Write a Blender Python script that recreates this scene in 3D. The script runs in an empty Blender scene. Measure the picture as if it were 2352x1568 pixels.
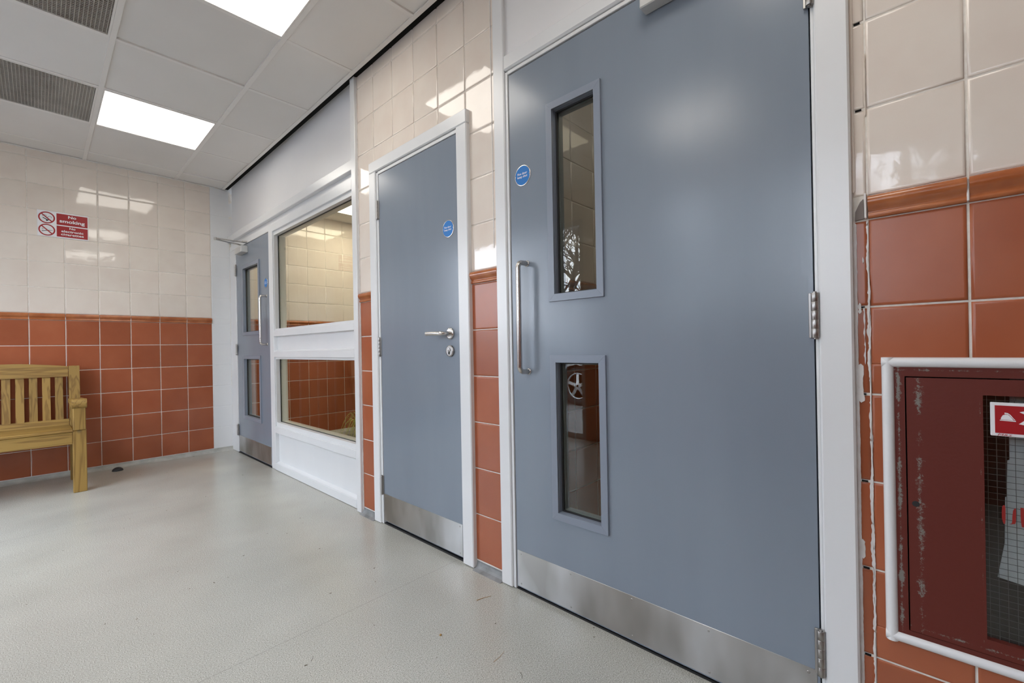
import bpy, bmesh, math, random
from mathutils import Matrix, Vector
random.seed(7)
C = bpy.context.scene.collection
SC = bpy.context.scene

# ------------------------------------------------------------------ camera
H_CAM = 0.9576
cam_d = bpy.data.cameras.new('camera')
cam = bpy.data.objects.new('camera', cam_d)
C.objects.link(cam)
yaw, pitch, roll = 0.8223078948899127, 0.0005833084370397227, -0.018080078138524157
fw = Vector((math.sin(yaw)*math.cos(pitch), math.cos(yaw)*math.cos(pitch), math.sin(pitch)))
rt = Vector((math.cos(yaw), -math.sin(yaw), 0))
up = rt.cross(fw)
cr, sr = math.cos(roll), math.sin(roll)
r2 = cr*rt + sr*up
u2 = -sr*rt + cr*up
m = Matrix.Identity(4)
for i in range(3):
    m[i][0] = r2[i]; m[i][1] = u2[i]; m[i][2] = -fw[i]
m[0][3], m[1][3], m[2][3] = -1.29198, 0.0, H_CAM
cam.matrix_world = m
cam_d.sensor_width = 36.0
cam_d.lens = 1011.1726/2352*36.0
cam_d.shift_x = -0.33/2352
cam_d.shift_y = 12.36/2352
cam_d.clip_start = 0.02
SC.camera = cam

# ------------------------------------------------------------------ world: overcast daylight
w = bpy.data.worlds.new('world'); SC.world = w; w.use_nodes = True
nt = w.node_tree; nt.nodes.clear()
wo = nt.nodes.new('ShaderNodeOutputWorld'); bg = nt.nodes.new('ShaderNodeBackground')
tc = nt.nodes.new('ShaderNodeTexCoord'); sx = nt.nodes.new('ShaderNodeSeparateXYZ'); cr_ = nt.nodes.new('ShaderNodeValToRGB')
mr = nt.nodes.new('ShaderNodeMapRange'); mr.inputs['From Min'].default_value = -1; mr.inputs['From Max'].default_value = 1
nt.links.new(tc.outputs['Generated'], sx.inputs[0]); nt.links.new(sx.outputs['Z'], mr.inputs['Value'])
nt.links.new(mr.outputs[0], cr_.inputs[0]); nt.links.new(cr_.outputs[0], bg.inputs['Color']); nt.links.new(bg.outputs[0], wo.inputs[0])
e = cr_.color_ramp.elements
e[0].position = 0.48; e[0].color = (0.16, 0.17, 0.18, 1)
e[1].position = 0.52; e[1].color = (0.84, 0.895, 1.0, 1)
x = cr_.color_ramp.elements.new(1.0); x.color = (0.73, 0.83, 1.0, 1)
bg.inputs['Strength'].default_value = 12.0

LED = 7.4                    # ceiling panel radiance
LED_COL = (1.0, 0.945, 0.86)
SC.view_settings.view_transform = 'Standard'
SC.view_settings.look = 'None'
SC.view_settings.gamma = 1.0
SC.view_settings.use_curve_mapping = False
SC.view_settings.exposure = 0.0
SC.cycles.use_denoising = True
SC.cycles.max_bounces = 10
SC.cycles.diffuse_bounces = 6
SC.cycles.transparent_max_bounces = 12
SC.cycles.sample_clamp_indirect = 6.0
SC.cycles.caustics_reflective = False
SC.cycles.caustics_refractive = False

# ------------------------------------------------------------------ helpers
class MB:
    """collects geometry, then links it as one mesh object"""
    def __init__(s): s.v, s.f, s.m, s.s = [], [], [], []
    def add(s, vs, fs, mi=0, sm=False):
        o = len(s.v); s.v += [tuple(q) for q in vs]
        for f in fs: s.f.append([i+o for i in f]); s.m.append(mi); s.s.append(sm)
        return s
    def box(s, x0, x1, y0, y1, z0, z1, b=0.0, mi=0):
        x0, x1 = min(x0, x1), max(x0, x1); y0, y1 = min(y0, y1), max(y0, y1); z0, z1 = min(z0, z1), max(z0, z1)
        if b <= 0:
            vs = [(x, y, z) for x in (x0, x1) for y in (y0, y1) for z in (z0, z1)]
            return s.add(vs, [(0,1,3,2),(4,6,7,5),(0,4,5,1),(2,3,7,6),(0,2,6,4),(1,5,7,3)], mi)
        b = min(b, (x1-x0)*.45, (y1-y0)*.45, (z1-z0)*.45)
        vs, idx = [], {}
        X, Y, Z = (x0, x1), (y0, y1), (z0, z1)
        for i in (0,1):
            for j in (0,1):
                for k in (0,1):
                    c = (X[i], Y[j], Z[k]); d = (b if i == 0 else -b, b if j == 0 else -b, b if k == 0 else -b)
                    for a in range(3):
                        q = [c[t]+d[t] for t in range(3)]; q[a] = c[a]
                        idx[(i,j,k,a)] = len(vs); vs.append(q)
        fs = []
        for a in range(3):
            o = [t for t in range(3) if t != a]
            for sd in (0,1):
                L = []
                for (p, q) in ((0,0),(1,0),(1,1),(0,1)):
                    t = [0,0,0]; t[a] = sd; t[o[0]] = p; t[o[1]] = q; L.append(idx[(*t, a)])
                fs.append(L)
        for a in range(3):
            o = [t for t in range(3) if t != a]
            for p in (0,1):
                for q in (0,1):
                    t0 = [0,0,0]; t0[o[0]] = p; t0[o[1]] = q; t1 = list(t0); t1[a] = 1
                    fs.append([idx[(*t0,o[0])], idx[(*t0,o[1])], idx[(*t1,o[1])], idx[(*t1,o[0])]])
        for i in (0,1):
            for j in (0,1):
                for k in (0,1): fs.append([idx[(i,j,k,0)], idx[(i,j,k,1)], idx[(i,j,k,2)]])
        return s.add(vs, fs, mi)
    def tube(s, path, r, n=10, mi=0, cap=True, r1=None):
        P = [Vector(q) for q in path]; vs = []; N = len(P); pu = None
        for i, q in enumerate(P):
            t = (P[min(i+1, N-1)]-P[max(i-1, 0)]).normalized()
            if pu is None:
                pu = t.orthogonal().normalized()
            else:
                pu = (pu - t*pu.dot(t)).normalized()
            w_ = t.cross(pu)
            rr = r if r1 is None else r+(r1-r)*i/(N-1)
            for k in range(n):
                a = 2*math.pi*k/n; vs.append(q+(pu*math.cos(a)+w_*math.sin(a))*rr)
        fs = [(i*n+k, i*n+(k+1) % n, (i+1)*n+(k+1) % n, (i+1)*n+k) for i in range(N-1) for k in range(n)]
        s.add(vs, fs, mi, True)
        if cap:
            o = len(s.v)
            s.add([vs[k] for k in range(n)], [list(range(n))[::-1]], mi); s.add([vs[(N-1)*n+k] for k in range(n)], [list(range(n))], mi)
        return s
    def lathe(s, c, axis, prof, n=24, mi=0, sm=True):
        """prof: (distance along axis, radius)"""
        ax = Vector(axis).normalized(); u = ax.orthogonal().normalized(); w_ = ax.cross(u); c = Vector(c); vs = []
        for (d, r) in prof:
            for k in range(n):
                a = 2*math.pi*k/n; vs.append(c+ax*d+(u*math.cos(a)+w_*math.sin(a))*r)
        N = len(prof)
        fs = [(i*n+k, i*n+(k+1) % n, (i+1)*n+(k+1) % n, (i+1)*n+k) for i in range(N-1) for k in range(n)]
        s.add(vs, fs, mi, sm)
        s.add(vs[:n], [list(range(n))], mi); s.add(vs[-n:], [list(range(n))], mi)
        return s
    def prism(s, poly, ax, a0, a1, mi=0, sm=False):
        """poly of 2-D points in the two other axes (in xyz order), extruded along ax"""
        def mk(p, a):
            q = [p[0], p[1]]; q.insert(ax, a); return q
        n = len(poly); vs = [mk(p, a0) for p in poly]+[mk(p, a1) for p in poly]
        s.add(vs, [(i, (i+1) % n, n+(i+1) % n, n+i) for i in range(n)], mi, sm)
        s.add(vs[:n], [list(range(n))[::-1]], mi); s.add(vs[n:], [list(range(n))], mi)
        return s
    def slab(s, ax, a0, a1, u0, u1, v0, v1, holes=(), mi=0):
        """a slab across axis ax with rectangular holes (u0,u1,v0,v1); one connected shell"""
        us = sorted({u0, u1, *[h[0] for h in holes], *[h[1] for h in holes]}); us = [q for q in us if u0 <= q <= u1]
        vs_ = sorted({v0, v1, *[h[2] for h in holes], *[h[3] for h in holes]}); vs_ = [q for q in vs_ if v0 <= q <= v1]
        def solid(i, j):
            if i < 0 or j < 0 or i >= len(us)-1 or j >= len(vs_)-1: return False
            cu, cv = (us[i]+us[i+1])/2, (vs_[j]+vs_[j+1])/2
            return not any(h[0] < cu < h[1] and h[2] < cv < h[3] for h in holes)
        vv, ix = [], {}
        def V(i, j, k):
            if (i,j,k) not in ix:
                q = [us[i], vs_[j]]; q.insert(ax, a1 if k else a0); ix[(i,j,k)] = len(vv); vv.append(q)
            return ix[(i,j,k)]
        fs = []
        for i in range(len(us)-1):
            for j in range(len(vs_)-1):
                if not solid(i, j): continue
                for k in (0,1): fs.append([V(i,j,k), V(i+1,j,k), V(i+1,j+1,k), V(i,j+1,k)])
                if not solid(i-1, j): fs.append([V(i,j,0), V(i,j+1,0), V(i,j+1,1), V(i,j,1)])
                if not solid(i+1, j): fs.append([V(i+1,j,0), V(i+1,j+1,0), V(i+1,j+1,1), V(i+1,j,1)])
                if not solid(i, j-1): fs.append([V(i,j,0), V(i+1,j,0), V(i+1,j,1), V(i,j,1)])
                if not solid(i, j+1): fs.append([V(i,j+1,0), V(i+1,j+1,0), V(i+1,j+1,1), V(i,j+1,1)])
        return s.add(vv, fs, mi)
    def mesh(s, name, mats, origin=(0,0,0), recalc=True):
        me = bpy.data.meshes.new(name)
        ox, oy, oz = origin
        me.from_pydata([(a-ox, b-oy, c-oz) for a, b, c in s.v], [], s.f)
        for mm in (mats if isinstance(mats, (list, tuple)) else [mats]): me.materials.append(mm)
        for p, i, q in zip(me.polygons, s.m, s.s): p.material_index = i; p.use_smooth = q
        if recalc:
            b = bmesh.new(); b.from_mesh(me); bmesh.ops.recalc_face_normals(b, faces=b.faces); b.to_mesh(me); b.free()
        me.update()
        return me
    def build(s, name, mats, parent=None, label=None, kind=None, origin=None, recalc=True):
        if parent is not None: origin = tuple(ORG.get(parent.name, (0,0,0)))
        origin = origin or (0,0,0)
        o = bpy.data.objects.new(name, s.mesh(name, mats, origin, recalc)); C.objects.link(o)
        if parent is not None: o.parent = parent
        else: o.location = origin
        ORG[o.name] = origin
        if label: o['label'] = label
        if kind: o['kind'] = kind
        return o
ORG = {}

def tag(o, label, cat=None, group=None, kind=None):
    o['label'] = label
    if cat: o['category'] = cat
    if group: o['group'] = group
    if kind: o['kind'] = kind
    return o

def thing(name, loc, label, cat=None, group=None, kind=None):
    o = bpy.data.objects.new(name, None); C.objects.link(o); o.location = loc; ORG[o.name] = tuple(loc)
    o.empty_display_size = .05
    return tag(o, label, cat, group, kind)

def copy_tree(o, parent=None, loc=None):
    c = o.copy(); C.objects.link(c)
    if parent is not None: c.parent = parent
    if loc is not None: c.location = loc
    for ch in list(o.children): copy_tree(ch, c)
    return c

def text_part(body, name, mat, place, parent, width=None, height=None, bold=0.0, depth=0.0006, shear=0.0, label=None, align='C'):
    """real lettering; place(u, v, d) maps text space (u right, v up, d outward) to the world"""
    cu = bpy.data.curves.new('lettering', 'FONT'); cu.body = body; cu.align_x = 'CENTER' if align == 'C' else 'LEFT'; cu.offset = bold; cu.shear = shear
    cu.size = 1; cu.resolution_u = 3; cu.space_line = .92
    to = bpy.data.objects.new('lettering', cu); C.objects.link(to)
    dg = bpy.context.evaluated_depsgraph_get()
    me = bpy.data.meshes.new_from_object(to.evaluated_get(dg))
    xs = [q.co.x for q in me.vertices]; ys = [q.co.y for q in me.vertices]
    if width: k = width/(max(xs)-min(xs)); ky = k if not height else height/(max(ys)-min(ys))
    else: ky = k = height/(max(ys)-min(ys))
    cx = (max(xs)+min(xs))/2 if align == 'C' else min(xs); cy = (max(ys)+min(ys))/2
    mb = MB()
    mb.add([place((q.co.x-cx)*k, (q.co.y-cy)*ky, depth) for q in me.vertices], [list(p.vertices) for p in me.polygons])
    bpy.data.objects.remove(to); bpy.data.curves.remove(cu); bpy.data.meshes.remove(me)
    return mb.build(name, mat, parent, label, recalc=False)

# ------------------------------------------------------------------ materials
def newmat(name):
    mt = bpy.data.materials.new(name); mt.use_nodes = True
    t = mt.node_tree; b = t.nodes['Principled BSDF']
    return mt, t, b, (lambda a, c: t.links.new(a, c))
def N(t, ty, **kw):
    n = t.nodes.new(ty)
    for k, v_ in kw.items(): setattr(n, k, v_)
    return n
def aniso(mt, a, r):
    b = mt.node_tree.nodes['Principled BSDF']; b.inputs['Anisotropic'].default_value = a; b.inputs['Anisotropic Rotation'].default_value = r
def simple(name, col, rough=.5, metal=0.0, spec=.5, coat=0.0):
    mt, t, b, L = newmat(name)
    b.inputs['Base Color'].default_value = (*col, 1); b.inputs['Roughness'].default_value = rough
    b.inputs['Metallic'].default_value = metal; b.inputs['Specular IOR Level'].default_value = spec
    if coat: b.inputs['Coat Weight'].default_value = coat; b.inputs['Coat Roughness'].default_value = .05
    return mt
def noise_mix(name, c1, c2, scale=6, rough=.5, rough2=None, metal=0, spec=.5, bump=0.0, bscale=40, bdist=.001, stretch=(1,1,1), rnd=0.0, detail=3, lo=.35, hi=.65, bdetail=2):
    mt, t, b, L = newmat(name)
    g = N(t, 'ShaderNodeNewGeometry'); mp = N(t, 'ShaderNodeMapping'); mp.inputs['Scale'].default_value = stretch
    L(g.outputs['Position'], mp.inputs['Vector'])
    n = N(t, 'ShaderNodeTexNoise'); n.inputs['Scale'].default_value = scale; n.inputs['Detail'].default_value = detail
    L(mp.outputs[0], n.inputs['Vector'])
    mr_ = N(t, 'ShaderNodeMapRange'); mr_.inputs['From Min'].default_value = lo; mr_.inputs['From Max'].default_value = hi
    L(n.outputs['Fac'], mr_.inputs['Value'])
    mx = N(t, 'ShaderNodeMix', data_type='RGBA'); mx.inputs['A'].default_value = (*c1, 1); mx.inputs['B'].default_value = (*c2, 1)
    L(mr_.outputs[0], mx.inputs['Factor'])
    out = mx.outputs['Result']
    if rnd:
        oi = N(t, 'ShaderNodeObjectInfo'); m2 = N(t, 'ShaderNodeMapRange'); m2.inputs['To Min'].default_value = 1-rnd; m2.inputs['To Max'].default_value = 1+rnd
        L(oi.outputs['Random'], m2.inputs['Value'])
        hs = N(t, 'ShaderNodeHueSaturation'); L(out, hs.inputs['Color']); L(m2.outputs[0], hs.inputs['Value']); out = hs.outputs[0]
    L(out, b.inputs['Base Color'])
    b.inputs['Roughness'].default_value = rough
    if rough2 is not None:
        m3 = N(t, 'ShaderNodeMapRange'); m3.inputs['From Min'].default_value = lo; m3.inputs['From Max'].default_value = hi
        m3.inputs['To Min'].default_value = rough; m3.inputs['To Max'].default_value = rough2
        L(n.outputs['Fac'], m3.inputs['Value']); L(m3.outputs[0], b.inputs['Roughness'])
    b.inputs['Metallic'].default_value = metal; b.inputs['Specular IOR Level'].default_value = spec
    if bump:
        n2 = N(t, 'ShaderNodeTexNoise'); n2.inputs['Scale'].default_value = bscale; n2.inputs['Detail'].default_value = bdetail
        L(mp.outputs[0], n2.inputs['Vector'])
        bp = N(t, 'ShaderNodeBump'); bp.inputs['Strength'].default_value = bump; bp.inputs['Distance'].default_value = bdist
        L(n2.outputs['Fac'], bp.inputs['Height']); L(bp.outputs[0], b.inputs['Normal'])
    return mt

M = {}
M['beige'] = noise_mix('glazed_cream_tile', (.785,.715,.635), (.73,.635,.558), scale=7, rough=.05, lo=.2, hi=.8, bump=.34, bscale=9, bdist=.0020, bdetail=4.5, rnd=.03)
M['beige_plain'] = simple('cream_sealant', (.70,.61,.52), .4)
M['red'] = noise_mix('terracotta_tile', (.385,.117,.053), (.315,.084,.036), scale=5.5, rough=.265, rough2=.20, spec=.4, lo=.2, hi=.8, bump=.25, bscale=12, bdist=.0012, rnd=.09)
M['dado'] = noise_mix('dado_glaze', (.47,.165,.062), (.36,.105,.036), scale=14, rough=.14, rnd=.05)
M['painted_tile'] = noise_mix('painted_white_tile', (.74,.74,.735), (.71,.715,.72), scale=3, rough=.28, bump=.25, bscale=60, bdist=.0006)
M['grout'] = noise_mix('grout', (.80,.76,.70), (.70,.65,.58), scale=60, rough=.9)
M['white'] = noise_mix('white_gloss_paint', (.74,.75,.755), (.715,.725,.735), scale=4, rough=.27, bump=.12, bscale=120, bdist=.0005, stretch=(1,1,.25))
M['whiteboard'] = noise_mix('white_satin_paint', (.76,.76,.765), (.735,.735,.75), scale=2.5, rough=.42)
M['door'] = noise_mix('blue_grey_door_paint', (.212,.247,.296), (.196,.231,.280), scale=5, rough=.18, rough2=.23, bump=.30, bscale=170, bdist=.0006, stretch=(1,1,.16))
M['door_bead'] = simple('blue_grey_bead_paint', (.215,.246,.300), .30)
M['black'] = simple('black_rubber_and_shade', (.012,.012,.013), .6)  # rubber parts, and the strips that paint shade under the doors
M['void'] = simple('dark_void', (.012,.012,.012), .95, spec=.1)
M['ceil'] = noise_mix('mineral_ceiling_tile', (.745,.722,.69), (.715,.692,.66), scale=2, rough=.95, spec=.2, bump=.25, bscale=240, bdist=.0006, rnd=.03)
M['tbar'] = simple('ceiling_grid_white', (.76,.735,.70), .5)
M['caulk'] = noise_mix('white_sealant', (.74,.72,.70), (.64,.60,.57), scale=30, rough=.5)
M['cove'] = noise_mix('grey_coved_vinyl', (.27,.28,.285), (.17,.175,.175), scale=18, rough=.5, detail=5)
M['cove_floor'] = noise_mix('floor_toned_cove', (.47,.465,.42), (.36,.355,.32), scale=18, rough=.4, detail=5)
M['steel'] = noise_mix('brushed_steel', (.56,.56,.56), (.36,.35,.33), scale=4.5, rough=.28, rough2=.34, lo=.40, hi=.60, metal=1, stretch=(1,1,.45), bump=.1, bscale=200, bdist=.0003)
aniso(M['steel'], .85, .25)
M['satin'] = simple('satin_stainless', (.60,.575,.545), .27, 1)
M['chrome'] = simple('worn_chrome_hinge', (.40,.385,.37), .36, 1)
M['closer'] = simple('silver_grey_closer', (.60,.60,.585), .42, .25)
M['signwhite'] = simple('sign_white', (.80,.80,.82), .35)
M['signred'] = simple('sign_red', (.34,.005,.009), .4)
M['ink'] = simple('sign_black', (.015,.015,.02), .5)
M['blue'] = simple('sign_blue', (.0,.16,.50), .4)
M['signtext'] = simple('sign_lettering_white', (.85,.85,.86), .5)
M['rubberdome'] = simple('black_rubber_dome', (.02,.02,.022), .55)
M['plaster'] = simple('bare_grey_filler', (.20,.165,.15), .9)
M['paper'] = noise_mix('pale_grey_sheet', (.50,.55,.56), (.42,.47,.48), scale=30, rough=.8)
M['wire'] = simple('glass_wire', (.10,.105,.10), .4, .6)
M['dark_in'] = simple('dark_cabinet_inside', (.02,.017,.016), .8)
M['letter_red'] = simple('painted_red_letter', (.26,.012,.008), .5)
M['vent'] = noise_mix('dirty_grey_grille', (.40,.375,.335), (.54,.51,.46), scale=5, rough=.6)
M['straw'] = simple('dry_straw', (.42,.25,.09), .7)
M['leafgreen'] = noise_mix('yellow_green_blade', (.58,.58,.17), (.40,.46,.11), scale=20, rough=.5)
M['pot'] = simple('dark_plastic_pot', (.05,.045,.04), .5)
M['mat'] = noise_mix('dark_entrance_mat', (.10,.095,.09), (.06,.06,.058), scale=200, rough=.95)
M['alu'] = simple('grey_frame_metal', (.40,.40,.40), .45, .4)
M['asphalt'] = noise_mix('asphalt', (.24,.24,.24), (.17,.17,.17), scale=30, rough=.9)
M['bark'] = simple('bark', (.07,.055,.045), .9)
M['carpaint'] = simple('silver_car_paint', (.50,.52,.55), .25, .5, coat=.6)
M['tyre'] = simple('tyre_rubber', (.02,.02,.02), .7)
M['rim'] = simple('alloy_rim', (.55,.56,.58), .25, 1)
M['carglass'] = simple('dark_car_glass', (.02,.025,.03), .05)
M['carred'] = simple('red_lens', (.4,.02,.02), .2)

def wood(name):
    mt, t, b, L = newmat(name)
    g = N(t, 'ShaderNodeTexCoord'); oi = N(t, 'ShaderNodeObjectInfo')
    va = N(t, 'ShaderNodeVectorMath', operation='ADD'); sc_ = N(t, 'ShaderNodeVectorMath', operation='SCALE'); sc_.inputs['Scale'].default_value = 7
    cb = N(t, 'ShaderNodeCombineXYZ'); L(oi.outputs['Random'], cb.inputs[0]); L(oi.outputs['Random'], cb.inputs[1]); L(oi.outputs['Random'], cb.inputs[2])
    L(cb.outputs[0], sc_.inputs[0]); L(g.outputs['Generated'], va.inputs[0])
    va2 = N(t, 'ShaderNodeVectorMath', operation='ADD'); L(g.outputs['Object'], va2.inputs[0]); L(sc_.outputs[0], va2.inputs[1])
    return mt, t, b, L, va2.outputs[0], oi
def pine(name, stretch):
    mt, t, b, L, vec, oi = wood(name)
    mp = N(t, 'ShaderNodeMapping'); mp.inputs['Scale'].default_value = stretch; L(vec, mp.inputs['Vector'])
    n = N(t, 'ShaderNodeTexNoise'); n.inputs['Scale'].default_value = 17; n.inputs['Detail'].default_value = 3; n.inputs['Distortion'].default_value = .3; L(mp.outputs[0], n.inputs['Vector'])
    wv = N(t, 'ShaderNodeMath', operation='SINE'); mu = N(t, 'ShaderNodeMath', operation='MULTIPLY'); mu.inputs[1].default_value = 42; L(n.outputs['Fac'], mu.inputs[0]); L(mu.outputs[0], wv.inputs[0])
    mr_ = N(t, 'ShaderNodeMapRange'); mr_.inputs['From Min'].default_value = -1; L(wv.outputs[0], mr_.inputs['Value'])
    rp = N(t, 'ShaderNodeValToRGB'); rp.color_ramp.elements[0].color = (.205,.112,.024,1); rp.color_ramp.elements[1].color = (.31,.185,.044,1); rp.color_ramp.elements[0].position = .0; rp.color_ramp.elements[1].position = .45
    L(mr_.outputs[0], rp.inputs[0])
    # knots
    vo = N(t, 'ShaderNodeTexVoronoi'); vo.inputs['Scale'].default_value = 5.5; mk = N(t, 'ShaderNodeMapping'); mk.inputs['Scale'].default_value = [min(1, .35+.65*(q > .5)) for q in stretch]; L(vec, mk.inputs['Vector']); L(mk.outputs[0], vo.inputs['Vector'])
    km = N(t, 'ShaderNodeMapRange'); km.inputs['From Min'].default_value = .05; km.inputs['From Max'].default_value = .11; L(vo.outputs['Distance'], km.inputs['Value'])
    mx = N(t, 'ShaderNodeMix', data_type='RGBA'); mx.inputs['A'].default_value = (.09,.06,.03,1); L(km.outputs[0], mx.inputs['Factor']); L(rp.outputs[0], mx.inputs['B'])
    hs = N(t, 'ShaderNodeHueSaturation'); m2 = N(t, 'ShaderNodeMapRange'); m2.inputs['To Min'].default_value = .88; m2.inputs['To Max'].default_value = 1.14; L(oi.outputs['Random'], m2.inputs['Value']); L(m2.outputs[0], hs.inputs['Value']); L(mx.outputs['Result'], hs.inputs['Color'])
    L(hs.outputs[0], b.inputs['Base Color']); b.inputs['Roughness'].default_value = .5
    bp = N(t, 'ShaderNodeBump'); bp.inputs['Strength'].default_value = .2; bp.inputs['Distance'].default_value = .001; L(n.outputs['Fac'], bp.inputs['Height']); L(bp.outputs[0], b.inputs['Normal'])
    return mt
M['pine_x'] = pine('varnished_pine_lengthwise', (.05,1,1))
M['pine_z'] = pine('varnished_pine_upright', (1,1,.05))
M['pine_y'] = pine('varnished_pine_crosswise', (1,.05,1))

def floor_mat():
    mt, t, b, L = newmat('speckled_safety_vinyl')
    g = N(t, 'ShaderNodeNewGeometry')
    n1 = N(t, 'ShaderNodeTexNoise'); n1.inputs['Scale'].default_value = 330; n1.inputs['Detail'].default_value = 2; L(g.outputs['Position'], n1.inputs['Vector'])
    n2 = N(t, 'ShaderNodeTexNoise'); n2.inputs['Scale'].default_value = 2.2; n2.inputs['Detail'].default_value = 5; L(g.outputs['Position'], n2.inputs['Vector'])
    rp = N(t, 'ShaderNodeValToRGB'); r_ = rp.color_ramp
    r_.elements[0].position = .30; r_.elements[0].color = (.20,.195,.165,1); r_.elements[1].position = .66; r_.elements[1].color = (.64,.63,.57,1)
    q = r_.elements.new(.43); q.color = (.425,.415,.365,1); q = r_.elements.new(.56); q.color = (.465,.455,.405,1)
    L(n1.outputs['Fac'], rp.inputs[0])
    m2 = N(t, 'ShaderNodeMapRange'); m2.inputs['From Min'].default_value = .3; m2.inputs['From Max'].default_value = .7; m2.inputs['To Min'].default_value = .90; m2.inputs['To Max'].default_value = 1.05; L(n2.outputs['Fac'], m2.inputs['Value'])
    hs = N(t, 'ShaderNodeHueSaturation'); L(rp.outputs[0], hs.inputs['Color']); L(m2.outputs[0], hs.inputs['Value'])
    # welded seams and dark flecks
    sp = N(t, 'ShaderNodeSeparateXYZ'); L(g.outputs['Position'], sp.inputs[0])
    col = hs.outputs[0]
    for ys in (1.55, 3.49):
        d = N(t, 'ShaderNodeMath', operation='SUBTRACT'); d.inputs[1].default_value = ys; L(sp.outputs['Y'], d.inputs[0])
        a = N(t, 'ShaderNodeMath', operation='ABSOLUTE'); L(d.outputs[0], a.inputs[0])
        k = N(t, 'ShaderNodeMath', operation='LESS_THAN'); k.inputs[1].default_value = .0016; L(a.outputs[0], k.inputs[0])
        mx = N(t, 'ShaderNodeMix', data_type='RGBA'); mx.inputs['B'].default_value = (.36,.35,.31,1); L(k.outputs[0], mx.inputs['Factor']); L(col, mx.inputs['A']); col = mx.outputs['Result']
    n3 = N(t, 'ShaderNodeTexNoise'); n3.inputs['Scale'].default_value = 38; n3.inputs['Detail'].default_value = 1; L(g.outputs['Position'], n3.inputs['Vector'])
    k = N(t, 'ShaderNodeMath', operation='GREATER_THAN'); k.inputs[1].default_value = .79; L(n3.outputs['Fac'], k.inputs[0])
    mx = N(t, 'ShaderNodeMix', data_type='RGBA'); mx.inputs['B'].default_value = (.16,.14,.11,1); L(k.outputs[0], mx.inputs['Factor']); L(col, mx.inputs['A'])
    L(mx.outputs['Result'], b.inputs['Base Color'])
    m3 = N(t, 'ShaderNodeMapRange'); m3.inputs['From Min'].default_value = .3; m3.inputs['From Max'].default_value = .7; m3.inputs['To Min'].default_value = .20; m3.inputs['To Max'].default_value = .265; L(n2.outputs['Fac'], m3.inputs['Value']); L(m3.outputs[0], b.inputs['Roughness'])
    bp = N(t, 'ShaderNodeBump'); bp.inputs['Strength'].default_value = .25; bp.inputs['Distance'].default_value = .0006; L(n1.outputs['Fac'], bp.inputs['Height']); L(bp.outputs[0], b.inputs['Normal'])
    return mt
M['floor'] = floor_mat()

def glass_mat(name, tint):
    """thin pane: see-through with a mirror film that grows at grazing angles"""
    mt, t, b, L = newmat(name); t.nodes.remove(b)
    out = t.nodes['Material Output']
    g = N(t, 'ShaderNodeNewGeometry'); dt = N(t, 'ShaderNodeVectorMath', operation='DOT_PRODUCT'); L(g.outputs['Normal'], dt.inputs[0]); L(g.outputs['Incoming'], dt.inputs[1])
    ab = N(t, 'ShaderNodeMath', operation='ABSOLUTE'); L(dt.outputs['Value'], ab.inputs[0])
    om = N(t, 'ShaderNodeMath', operation='SUBTRACT'); om.inputs[0].default_value = 1; L(ab.outputs[0], om.inputs[1])
    pw = N(t, 'ShaderNodeMath', operation='POWER'); pw.inputs[1].default_value = 5; L(om.outputs[0], pw.inputs[0])
    ma = N(t, 'ShaderNodeMath', operation='MULTIPLY_ADD'); ma.inputs[1].default_value = .955; ma.inputs[2].default_value = .045; L(pw.outputs[0], ma.inputs[0])
    tr = N(t, 'ShaderNodeBsdfTransparent'); tr.inputs[0].default_value = (*tint, 1)
    gl = N(t, 'ShaderNodeBsdfGlossy'); gl.inputs['Roughness'].default_value = 0.0; gl.inputs['Color'].default_value = (1,1,1,1)
    mx = N(t, 'ShaderNodeMixShader'); L(ma.outputs[0], mx.inputs[0]); L(tr.outputs[0], mx.inputs[1]); L(gl.outputs[0], mx.inputs[2]); L(mx.outputs[0], out.inputs['Surface'])
    return mt
M['glass'] = glass_mat('fire_glass', (.95,.945,.87))
M['clear'] = glass_mat('clear_glass', (.97,.98,.98))

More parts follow.
